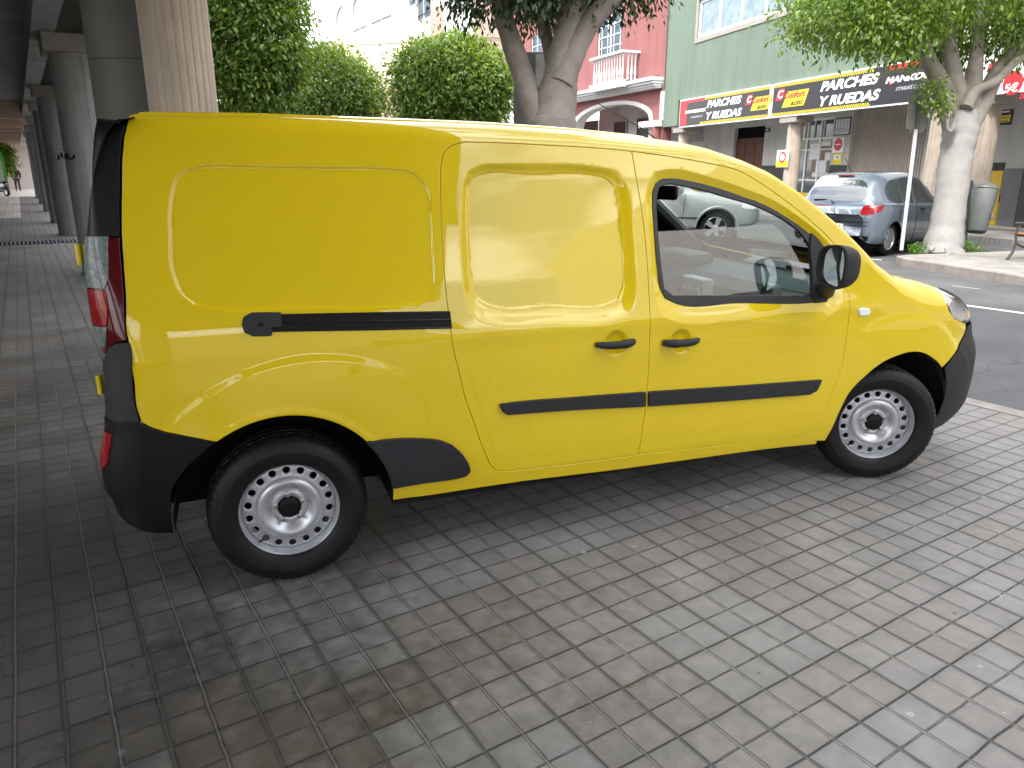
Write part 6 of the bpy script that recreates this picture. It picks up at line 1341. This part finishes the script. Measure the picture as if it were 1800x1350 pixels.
def crown(blobs, nclump, per, size, m, root, seed, csize=.22, shell=.62, droop=.5, aspect=.42, hang=0.):
    """leaf clumps spread through a set of ellipsoids (centre, radii) in world space"""
    rng = np.random.default_rng(seed); vol = np.array([b[1][0]*b[1][1]*b[1][2] for b in blobs])**.8; vol /= vol.sum(); V = []; T = []
    bi = rng.choice(len(blobs), nclump, p=vol); d = rng.normal(size=(nclump, 3)); d /= np.linalg.norm(d, axis=1)[:, None]; rad = shell+(1-shell)*rng.random(nclump)**.6; rad = np.where(rng.random(nclump) < .18, rng.random(nclump)**.5, rad)*rng.normal(1.0, .085, nclump)
    Cc = np.array([blobs[i][0] for i in bi]); Rr = np.array([blobs[i][1] for i in bi]); P = Cc+d*Rr*rad[:, None]; out = d/Rr; out /= np.linalg.norm(out, axis=1)[:, None]
    tone_c = rng.random(nclump)
    N = nclump*per; P = np.repeat(P, per, 0); out = np.repeat(out, per, 0); tc_ = np.repeat(tone_c, per)
    off = rng.normal(size=(N, 3))*csize*[1, 1, .75]; off[:, 2] -= np.abs(rng.normal(size=N))*hang; P = P+off
    ax = out*.8+rng.normal(size=(N, 3))*.6; ax[:, 2] -= droop; ax /= np.linalg.norm(ax, axis=1)[:, None]
    nn = rng.normal(size=(N, 3))*.55+[0, 0, .8]+out*.5; sd_ = np.cross(ax, nn); sd_ /= np.linalg.norm(sd_, axis=1)[:, None]; up = np.cross(sd_, ax)
    s_ = size*rng.uniform(.7, 1.25, N)[:, None]; w_ = s_*aspect
    A0 = P; B0 = P+ax*s_*.5+sd_*w_*.5+up*s_*.06; C0 = P+ax*s_-up*s_*.08; D0 = P+ax*s_*.5-sd_*w_*.5+up*s_*.06
    VV = np.stack([A0, B0, C0, D0], 1).reshape(-1, 3); n = N
    M_ = np.array(world_of(root).inverted()); VV = VV@M_[:3, :3].T+M_[:3, 3]
    me = bpy.data.meshes.new('crown'); me.vertices.add(4*n); me.vertices.foreach_set('co', VV.ravel()); me.loops.add(4*n); me.loops.foreach_set('vertex_index', np.arange(4*n, dtype=np.int32)); me.polygons.add(n); me.polygons.foreach_set('loop_start', np.arange(0, 4*n, 4, dtype=np.int32)); me.update(calc_edges=True)
    a_ = me.attributes.new('tone', 'FLOAT', 'POINT'); tn = np.clip(.55*tc_+.45*rng.random(N), 0, 1); a_.data.foreach_set('value', np.repeat(tn, 4).astype(np.float32))
    return link('crown', me, m, root)
def limb(pts, rs, n=14, rough_=.0, seed=1):
    """smooth tapering limb through points"""
    P = spline([tuple(p) for p in pts], .12, False, 180) if False else None
    pts = [np.array(p, float) for p in pts]; out = []; rr = []
    for i in range(len(pts)-1):
        p0 = pts[max(i-1, 0)]; p1 = pts[i]; p2 = pts[i+1]; p3 = pts[min(i+2, len(pts)-1)]
        for t in np.linspace(0, 1, 7)[:-1]: out.append(.5*((2*p1)+(-p0+p2)*t+(2*p0-5*p1+4*p2-p3)*t*t+(-p0+3*p1-3*p2+p3)*t**3)); rr.append(rs[i]*(1-t)+rs[i+1]*t)
    out.append(pts[-1]); rr.append(rs[-1]); rng = random.Random(seed); rr = [r*(1+rng.uniform(-.04, .04)) for r in rr]
    return out, rr
def tree(name, label, base, limbs, blobs, bark, leafm, nclump, per, size, seed, group='street ficus trees', **k):
    r = empty(name, tuple(base), label, 'tree', group); Mi = world_of(r).inverted()
    for i, (pts, rs) in enumerate(limbs):
        o, rr = limb(pts, rs, seed=seed+i); mb = MB(); mb.tube(o, rr, 18)
        rng = random.Random(seed*7+i)
        for v in mb.bm.verts:
            q = math.sin(v.co.z*5+v.co.x*9+i)*.5+math.sin(v.co.z*11+v.co.y*13)*.5; v.co += Vector((rng.uniform(-1, 1), rng.uniform(-1, 1), 0))*rr[0]*.02
        mb.bm.transform(Mi); mb.build('trunk' if i == 0 else 'limb', bark, r, True, ang=80)
    crown(blobs, nclump, per, size, leafm, r, seed, **k); return r
def D(px, py, dist): return at_d(px, py, dist)
# big tree right behind the van roof, several stems
d0 = 10.6
def stem(pxs, rs, d=d0):
    return [D(x, y, d+dz) for x, y, dz in pxs], rs
b0 = D(960, 330, d0); b0 = np.array([b0[0], b0[1], 0])
L1 = [stem([(968, 420, 0), (966, 330, 0), (968, 260, 0), (968, 215, 0)], [.50, .42, .37, .33]),
      stem([(962, 260, 0), (943, 205, 0), (920, 135, .1), (898, 70, .1), (884, 20, .1), (876, -60, .2)], [.26, .17, .16, .145, .135, .12]),
      stem([(968, 265, 0), (975, 200, 0), (986, 130, 0), (1000, 60, 0), (1012, 0, 0), (1022, -80, 0)], [.36, .30, .25, .22, .20, .17]),
      stem([(985, 150, -.1), (1006, 100, -.1), (1028, 55, -.1), (1062, 10, -.2), (1110, -40, -.2)], [.2, .17, .15, .14, .12]),
      stem([(972, 120, .2), (960, 60, .3), (952, 0, .3), (948, -60, .3)], [.10, .09, .08, .07])]
def bl(px, py, d, rx, ry, rd_=None):
    P = D(px, py, d); k = d/FPX; return (tuple(P), (rx*k, (rd_ or rx)*k, ry*k))
T1 = tree('street_tree', 'many stemmed tree with dark drooping leaves close behind the yellow van roof', b0, L1,
     [bl(960, -150, d0, 200, 150), bl(840, -25, d0, 70, 42), bl(930, -20, d0-.5, 60, 42), bl(1030, -60, d0, 110, 60), bl(1120, -40, d0, 50, 48), bl(1000, -10, d0+.8, 60, 34)], BARK, LEAFD, 1500, 12, .105, 3, csize=.16, droop=1.0, hang=.10)
# right tree with whitewashed trunk
wb0 = at_z(1652, 441, .12); dr = float((wb0-CAM)@AF)
def S2(l, rs, dz=0.): return [D(x, y, dr+dz+(q[0] if q else 0)) for x, y, *q in l], rs
L2 = [S2([(1654, 452), (1656, 436), (1664, 400), (1672, 340), (1680, 280), (1688, 235), (1690, 200)], [.45, .36, .305, .29, .295, .31, .29]),
      S2([(1682, 250), (1668, 190), (1650, 140), (1632, 105), (1622, 60), (1618, 0)], [.20, .20, .17, .13, .11, .09]),
      S2([(1690, 230), (1686, 180), (1676, 130), (1668, 80), (1665, 20)], [.24, .20, .16, .14, .1]),
      S2([(1695, 235), (1706, 185), (1712, 130), (1718, 80), (1722, 10)], [.24, .2, .15, .12, .1]),
      S2([(1700, 225), (1728, 175), (1752, 130), (1780, 95), (1830, 50), (1870, 0)], [.22, .18, .15, .13, .11, .08]),
      S2([(1698, 190), (1716, 160), (1750, 143), (1790, 105), (1830, 80)], [.12, .09, .08, .07, .05], -.3)]
T2 = tree('street_tree', 'tree with thick whitewashed trunk and bright green crown at the kerb beside the sign pole', np.array([wb0[0], wb0[1], .1]), L2[1:] and L2,
     [bl(1640, -60, dr, 230, 120), bl(1470, 22, dr-.6, 75, 54), bl(1400, 20, dr-.3, 38, 55), bl(1530, 40, dr-.8, 72, 50), bl(1600, 48, dr-.9, 64, 52), bl(1560, 0, dr, 110, 80), bl(1700, 50, dr+.4, 90, 52), bl(1790, 50, dr, 60, 58), bl(1650, 60, dr+.9, 60, 46), bl(1840, -10, dr, 80, 90)], BARK, LEAFL, 3000, 11, .115, 5, csize=.16, droop=.75, hang=.08)
for o in T2.children:
    if o.name.startswith('trunk'): o.data.materials[0] = WBARK; o['label'] = 'whitewashed lower trunk'
mb = MB(); P = D(1669, 214, dr-.42); 
kn = empty('x', (0, 0, 0), None, None); bpy.data.objects.remove(kn)
mb.tube([P+Vector((.09*math.cos(a), -.03, .17*math.sin(a))) for a in np.linspace(0, 2*PI, 17)[:-1]], .035, 8, True); mb.bm.transform(world_of(T2).inverted()); mb.build('bark_scar', WBARK, T2, True)
crown([bl(1641, 162, dr-.5, 20, 26), bl(1655, 190, dr-.5, 14, 14)], 55, 9, .10, LEAFL, T2, 21, csize=.10).name = 'crown'  # separate leaf sprouts low on the limbs, below the crown proper
# roots and weeds
mb = MB()
for (x, y, x2, y2) in ((1660, 440, 1668, 448), (1675, 438, 1690, 447), (1640, 440, 1628, 445)): a, b = at_z(x, y, .16), at_z(x2, y2, .10); mb.tube([a, (a+b)/2+[0, 0, .05], b], [.07, .06, .03], 8)
mb.bm.transform(world_of(T2).inverted()); mb.build('root', WBARK, T2, True)
def weeds(cx, cy, rx, ry, n, seed, h=.12, lab=None):
    P0 = at_z(cx, cy, .12); r = empty('weeds', tuple(P0), lab, 'plant'); a = (at_z(cx+rx, cy, .12)-P0); b = (at_z(cx, cy+ry, .12)-P0)
    rng = np.random.default_rng(seed); bl_ = []
    o = crown([(tuple(P0), (np.linalg.norm(a), np.linalg.norm(b)*.8, h))], n, 8, .05, LEAFW, r, seed, csize=.035, droop=-.6, aspect=.5); o.name = 'leaves'; return r
LEAFW = leafmat('weed_leaves', (.06, .15, .02), (.20, .36, .06), .4)
weeds(1628, 441, 26, 3.0, 160, 4, .10, 'low green weeds at the foot of the whitewashed trunk'); weeds(1691, 439, 12, 4, 110, 6, .22, 'bushy green weed between the whitewashed trunk and the litter bin')
# three clipped round trees in the distance and the big one by the fluted column
def lollipop(label, px, py, rx, ry, d, m, n, seed, extra=(), size=.11, per=12, cs_=.13):
    P = D(px, py, d); b = np.array([P[0], P[1], 0.]); k = d/FPX
    return tree('street_tree', label, b, [([b, b+[.05, 0, P[2]*.5], P], [.14, .12, .09])], [bl(px, py, d, rx, ry)]+[bl(*e) for e in extra], BARK, m, n, per, size, seed, csize=cs_, shell=.80, droop=.5)
lollipop('tall leafy tree right beside the fluted column', 438, 40, 82, 140, 13, LEAF, 2600, 11, [(380, 120, 13.2, 55, 90), (490, 80, 12.8, 45, 70), (400, -60, 13, 90, 90), (455, 150, 13, 60, 55), (505, 20, 13, 30, 45)])
lollipop('round clipped tree crown between the tall tree and the pink house base', 565, 170, 104, 76, 18, LEAFL, 2300, 12, [(520, 190, 18, 60, 55), (620, 175, 18, 50, 50), (570, 112, 18, 60, 20)])
lollipop('round clipped tree crown just left of the many stemmed tree', 795, 150, 95, 72, 15, LEAF, 2300, 13, [(740, 130, 15, 45, 40), (850, 150, 15, 50, 55), (800, 95, 15, 60, 25), (790, 190, 15, 90, 42)])
# grey board behind the many-stemmed tree
kb = at_d(935, 150, 13.0); mb = MB(); wv_ = np.array([1, 0, 0])
kr = empty('display_board', (kb[0], kb[1], 0), 'flat grey display board standing behind the stems of the big tree', 'board', rz=math.radians(-20)); k_ = 13/FPX
mb.box(-32*k_, 32*k_, -.06, .06, .5, kb[2]+54*k_, .02); mb.build('panel', mat('board_grey', (.10, .10, .10), rough=.5, var=.1), kr); mb = MB(); mb.box(-5*k_, 5*k_, .061, .09, .3, kb[2]+54*k_-.02); mb.box(6*k_, 30*k_, -.075, -.061, .6, kb[2]+50*k_); mb.build('frame', CONC, kr)
# ================================================================== STREET FURNITURE AND PEOPLE
# sign pole, seen from behind
pb = at_z(1584, 441, .12); dp = float((pb-CAM)@AF); pt = D(1610, 228, dp)
sg = empty('sign_pole', tuple(pb), 'square galvanised sign pole seen from behind, standing on the kerb before the hatchback', 'sign')
GALV = mat('galvanised', (.26, .275, .285), rough=.45, metal=.5, var=.1, vscale=9)
mb = MB(); d_ = Vector(pt-pb); mb.box(-.035, .035, -.035, .035, 0, d_.length, .006, rot=d_.to_track_quat('Z', 'Y').to_matrix().to_4x4()); mb.build('pole', GALV, sg)
st0, st1 = D(1614, 198, dp-.05), 0; q_ = dp/FPX; ang = math.radians(-32)
mb = MB(); mb.box(-17.5*q_, 17.5*q_, -.012, .012, -33*q_, 33*q_, .0)
bmesh.ops.bevel(mb.bm, geom=[e for e in mb.bm.edges if abs(e.verts[0].co.y-e.verts[1].co.y) > .01], offset=.07, segments=5, affect='EDGES')
mb.bm.transform(Matrix.Translation(Vector(st0-pb))@Matrix.Rotation(ang, 4, 'Z')@Matrix.Rotation(math.radians(-3.5), 4, 'Y')); mb.build('sign_plate', mat('sign_back', (.17, .17, .165), rough=.5, metal=.3, var=.15, vscale=5), sg)
mb = MB(); mb.box(-.03, .03, -.05, -.013, -31*q_, 31*q_); mb.bm.transform(Matrix.Translation(Vector(st0-pb))@Matrix.Rotation(ang, 4, 'Z')@Matrix.Rotation(math.radians(-3.5), 4, 'Y')); mb.build('stiffener', mat('sign_rib', (.10, .10, .10), rough=.6), sg)
# litter bin
bb = at_z(1694, 437, .12); db = float((bb-CAM)@AF); kq = db/FPX; bn = empty('litter_bin', tuple(bb), 'dark grey litter bin hung on a post beside the whitewashed trunk', 'litter bin')
BIN = mat('bin_grey', (.085, .095, .095), rough=.45, var=.12, vscale=6); Mi = world_of(bn).inverted()
mb = MB(); mb.tube([D(1694, 437, db), D(1699, 380, db), D(1707, 322, db)], .045, 10); mb.cyl(D(1707, 324, db), D(1708, 318, db), .03); mb.bm.transform(Mi); mb.build('post', mat('bin_post', (.02, .022, .025), rough=.4), bn, True)
A_b, B_b = D(1716, 408, db-.1), D(1731, 334, db-.1); ax = Vector(B_b-A_b); Ln = ax.length; Mq = Matrix.Translation(Vector(A_b-bb))@ax.to_track_quat('Z', 'Y').to_matrix().to_4x4()
mb = MB(); n = 24; rows = []
for z, sx, sy in ((0, .15, .12), (.03, .17, .14), (Ln*.93, .235, .19), (Ln*.97, .23, .19)):
    rows.append([mb.bm.verts.new((sx*math.copysign(abs(math.cos(2*PI*k/n))**.7, math.cos(2*PI*k/n)), sy*math.copysign(abs(math.sin(2*PI*k/n))**.7, math.sin(2*PI*k/n)), z)) for k in range(n)])
for A0, B0 in zip(rows, rows[1:]):
    for k in range(n): mb.bm.faces.new((A0[k], A0[(k+1) % n], B0[(k+1) % n], B0[k]))
mb.bm.faces.new(rows[0][::-1]); mb.bm.transform(Mq); mb.build('bucket', BIN, bn, True)
mb = MB()
for k in range(5): y = -.14+.0*k; x = -.12+.06*k; mb.box(x-.006, x+.006, -.20, -.14, .08, Ln*.72)
mb.bm.transform(Mq); mb.build('ribs', BIN, bn)
mb = MB(); mb.lathe([(.235, 0), (.235, .03), (.20, .09), (.12, .125), (0, .135)], 24, M=Matrix.Translation((0, 0, Ln*.99))@Matrix.Diagonal((1, .82, 1, 1))); mb.box(-.09, .09, -.215, -.18, Ln*.80, Ln*1.03, .02); mb.bm.transform(Mq); mb.build('lid', BIN, bn, True)
mb = MB(); mb.box(-.24, -.20, .04, .1, .25, .34); mb.box(-.2, -.1, .02, .08, Ln*.6, Ln*.65); mb.bm.transform(Mq); mb.build('bracket', MATS['bin_post'], bn)
# plastic bag tucked in the lid
mb = MB(); P = Vector(D(1737, 345, db-.15)-bb); bmesh.ops.create_icosphere(mb.bm, subdivisions=3, radius=.11, matrix=Matrix.Translation(P)@Matrix.Diagonal((.6, .5, 1.9, 1)))
rg = random.Random(5)
for v in mb.bm.verts: v.co += Vector((rg.uniform(-1, 1), rg.uniform(-1, 1), rg.uniform(-1, 1)))*.02
mb.bm.transform(Matrix.Translation(bn.location)); tag(mb.build('plastic_bag', mat('bag_white', (.45, .45, .52), rough=.35), None, True), 'crumpled pale plastic bag hanging on the litter bin', 'bag')
# bench at the right edge
bp = at_z(1775, 456, .12); bc = empty('bench', tuple(bp), 'wooden slatted bench with cast iron legs at the right edge of the picture', 'bench', rz=GD-PI/2-.05)
IRON = mat('cast_iron', (.05, .05, .05), rough=.5, var=.1); SLAT = mat('bench_wood', (.27, .11, .05), rough=.5, var=.25, vscale=5)
# local: x towards the shops, y along the street; the bench runs away to the right of the picture (-y)
for yy in (0, -1.5):
    mb = MB(); mb.tube([(-.06, yy, 0), (.03, yy, .12), (.06, yy, .30), (.03, yy, .43), (.06, yy, .60), (.02, yy, .62)], [.028, .022, .020, .020, .022, .022], 8); mb.tube([(.55, yy, 0), (.45, yy, .15), (.44, yy, .40), (.56, yy, .80)], .022, 8); mb.tube([(.05, yy, .42), (.44, yy, .38)], .022, 8); mb.tube([(.07, yy, .27), (.24, yy, .20), (.44, yy, .27)], .016, 6); mb.box(-.01, .36, yy-.03, yy+.03, .60, .635, .01); mb.build('leg', IRON, bc, True)
for k in range(5):
    mb = MB(); mb.box(.03+k*.085, .10+k*.085, -1.6, .1, .43, .455, .006); mb.build('seat_slat', SLAT, bc)
for k in range(4):
    mb = MB(); mb.box(.47+k*.028, .49+k*.028, -1.6, .1, .50+k*.085, .57+k*.085, .006); mb.build('back_slat', SLAT, bc)
# ---- person far down the arcade, walking away
pf = at_z(33, 337, .006); dpz = float((pf-CAM)@AF)
pr = empty('person', tuple(pf), 'person in dark jacket and grey trousers walking far down the arcade', 'person', rz=RZA)
def skinned(name, verts, edges, radii, m, parent, sub=2, root=0):
    me = bpy.data.meshes.new(name); me.from_pydata(verts, edges, []); o = bpy.data.objects.new(name, me); C.objects.link(o); sk = o.modifiers.new('s', 'SKIN'); 
    for i, r in enumerate(radii): me.skin_vertices[0].data[i].radius = (r, r) if not isinstance(r, tuple) else r
    me.skin_vertices[0].data[root].use_root = True; sb = o.modifiers.new('d', 'SUBSURF'); sb.levels = sub
    bpy.context.view_layer.update(); dg = bpy.context.evaluated_depsgraph_get(); me2 = bpy.data.meshes.new_from_object(o.evaluated_get(dg)); bpy.data.objects.remove(o); me2.name = name; me2.materials.clear(); me2.polygons.foreach_set('use_smooth', [True]*len(me2.polygons)); return link(name, me2, m, parent)
JK = mat('dark_jacket', (.012, .012, .015), rough=.8); TR = mat('grey_trousers', (.05, .05, .06), rough=.85); SKN = mat('skin', (.35, .20, .14), rough=.6); HR = mat('dark_hair', (.012, .009, .008), rough=.7)
V_ = [(0, 0, .95), (0, 0, 1.15), (0, .01, 1.36), (0, .01, 1.47), (0, .02, 1.62), (-.09, 0, .90), (-.11, .06, .50), (-.11, -.10, .10), (.09, 0, .90), (.10, -.04, .50), (.11, .10, .10), (-.20, 0, 1.38), (-.25, .03, 1.12), (-.22, -.06, .88), (.20, 0, 1.38), (.26, -.02, 1.12), (.22, -.12, .90), (-.11, -.20, .04), (.11, .20, .05), (-.20, -.09, .80), (.20, -.16, .82)]
E_ = [(0, 1), (1, 2), (2, 3), (3, 4), (0, 5), (5, 6), (6, 7), (0, 8), (8, 9), (9, 10), (2, 11), (11, 12), (12, 13), (2, 14), (14, 15), (15, 16), (7, 17), (10, 18), (13, 19), (16, 20)]
Rr_ = [.14, .14, .15, .06, .095, .09, .065, .045, .09, .065, .045, .07, .05, .035, .07, .05, .035, .04, .04, .035, .035]
skinned('body', V_, E_, Rr_, SKN, pr)
skinned('jacket', [(0, 0, .93), (0, 0, 1.15), (0, .01, 1.38), (-.20, 0, 1.39), (-.25, .03, 1.12), (-.225, -.05, .91), (.20, 0, 1.39), (.26, -.02, 1.12), (.225, -.11, .93), (0, .01, 1.45)], [(0, 1), (1, 2), (2, 3), (3, 4), (4, 5), (2, 6), (6, 7), (7, 8), (2, 9)], [.17, .17, .165, .085, .065, .05, .085, .065, .05, .085], JK, pr)
skinned('trousers', [(0, 0, .93), (-.09, 0, .86), (-.11, .06, .50), (-.11, -.10, .09), (.09, 0, .86), (.10, -.04, .50), (.11, .10, .09)], [(0, 1), (1, 2), (2, 3), (0, 4), (4, 5), (5, 6)], [.15, .105, .075, .06, .105, .075, .06], TR, pr)
mb = MB(); bmesh.ops.create_uvsphere(mb.bm, u_segments=16, v_segments=10, radius=.108, matrix=Matrix.Translation((0, .01, 1.655))@Matrix.Diagonal((.95, 1.05, 1.05, 1))); mb.build('hair', HR, pr, True)
# ---- scooter at the very left edge
sp = at_z(3, 345, .006); sk_ = empty('scooter', tuple(sp), 'dark motor scooter parked at the left edge far down the arcade', 'scooter', rz=RZA+.5)
for yy in (-.6, .6):
    w = bpy.data.objects.new('wheel', None); C.objects.link(w); w.parent = sk_; w.location = (0, yy, .26); mb = MB(); mb.lathe([(.15, -.05), (.24, -.055), (.26, -.03), (.26, .03), (.24, .055), (.15, .05)], 24, M=Matrix.Rotation(PI/2, 4, 'Y')); mb.build('tyre', RUB, w, True); mb = MB(); mb.lathe([(.0, -.03), (.15, -.045), (.15, .045), (0, .03)], 18, M=Matrix.Rotation(PI/2, 4, 'Y')); mb.build('rim', SIL2, w, True)
mb = MB(); mb.box(-.16, .16, -.75, .05, .38, .78, .10); mb.box(-.15, .15, -.05, .40, .25, .34, .03); mb.box(-.18, .18, .36, .46, .28, .95, .04); mb.box(-.13, .13, .40, .66, .92, 1.08, .05); mb.build('bodywork', mat('scooter_blue', (.02, .025, .05), rough=.3, coat=1), sk_, True)
mb = MB(); mb.box(-.14, .14, -.72, .0, .781, .86, .03); mb.build('seat', BPLAS, sk_, True); mb = MB(); mb.tube([(-.34, .38, 1.08), (0, .44, 1.04), (.34, .38, 1.08)], .018, 8); mb.tube([(0, .6, .28), (0, .44, 1.0)], .03, 8); mb.build('handlebar', BPLAS, sk_, True)
# greenery and awning at the left edge
Pt = D(2, 268, 46); tree('street_tree', 'yellow green tree at the left edge beyond the arcade', np.array([Pt[0], Pt[1], 0]), [([np.array([Pt[0], Pt[1], 0]), np.array([Pt[0], Pt[1], Pt[2]])], [.12, .08])], [bl(0, 276, 46, 16, 24)], BARK, LEAFL, 420, 10, .22, 31, csize=.2)
P = D(5, 300, 44); mb = MB(); gk = empty('green_banner', (P[0], P[1], 0), 'bright green and white upright banner at the left edge', 'banner', rz=RZA); mb.box(-.5, .0, -.04, .04, .9, 2.3); mb.build('cloth', mat('banner_white', (.7, .72, .7), rough=.7), gk); mb = MB(); mb.box(.001, .14, -.05, .05, .9, 2.5); mb.build('green_edge', mat('banner_green', (.10, .55, .05), rough=.5), gk); mb = MB(); mb.cyl((.0, 0, 0), (.0, 0, .9), .05); mb.build('post', GALV, gk)
# moss in a paving joint
m0, m1 = at_z(1102, 1208, .001), at_z(1226, 1147, .001); mb = MB(); rg = random.Random(9)
for k in range(700):
    t = rg.random(); 
    if .42 < t < .55: continue
    p = Vector(m0*(1-t)+m1*t)+Vector((rg.gauss(0, .004), rg.gauss(0, .004), -.003)); bmesh.ops.create_icosphere(mb.bm, subdivisions=1, radius=rg.uniform(.0015, .0035), matrix=Matrix.Translation(p))
tag(mb.build('moss', mat('moss', (.075, .085, .02), rough=.95, var=.3, vscale=80)), kind='stuff')
# buildings behind the camera, there for the paintwork to reflect
hb_ = empty('house_row', (9, -30, 0), 'row of pale houses across the street behind the camera', 'building', rz=math.radians(8))
mb = MB(); mb.box(-14, 26, -4, 4, 0, 4.6); mb.build('wall', mat('pale_render', (.55, .48, .36), rough=.9, var=.1), hb_)
for k in range(8): mb = MB(); mb.box(-4+k*3.7, -2.0+k*3.7, 4.0, 4.06, .4, 2.6); mb.build('window', PANE, hb_)
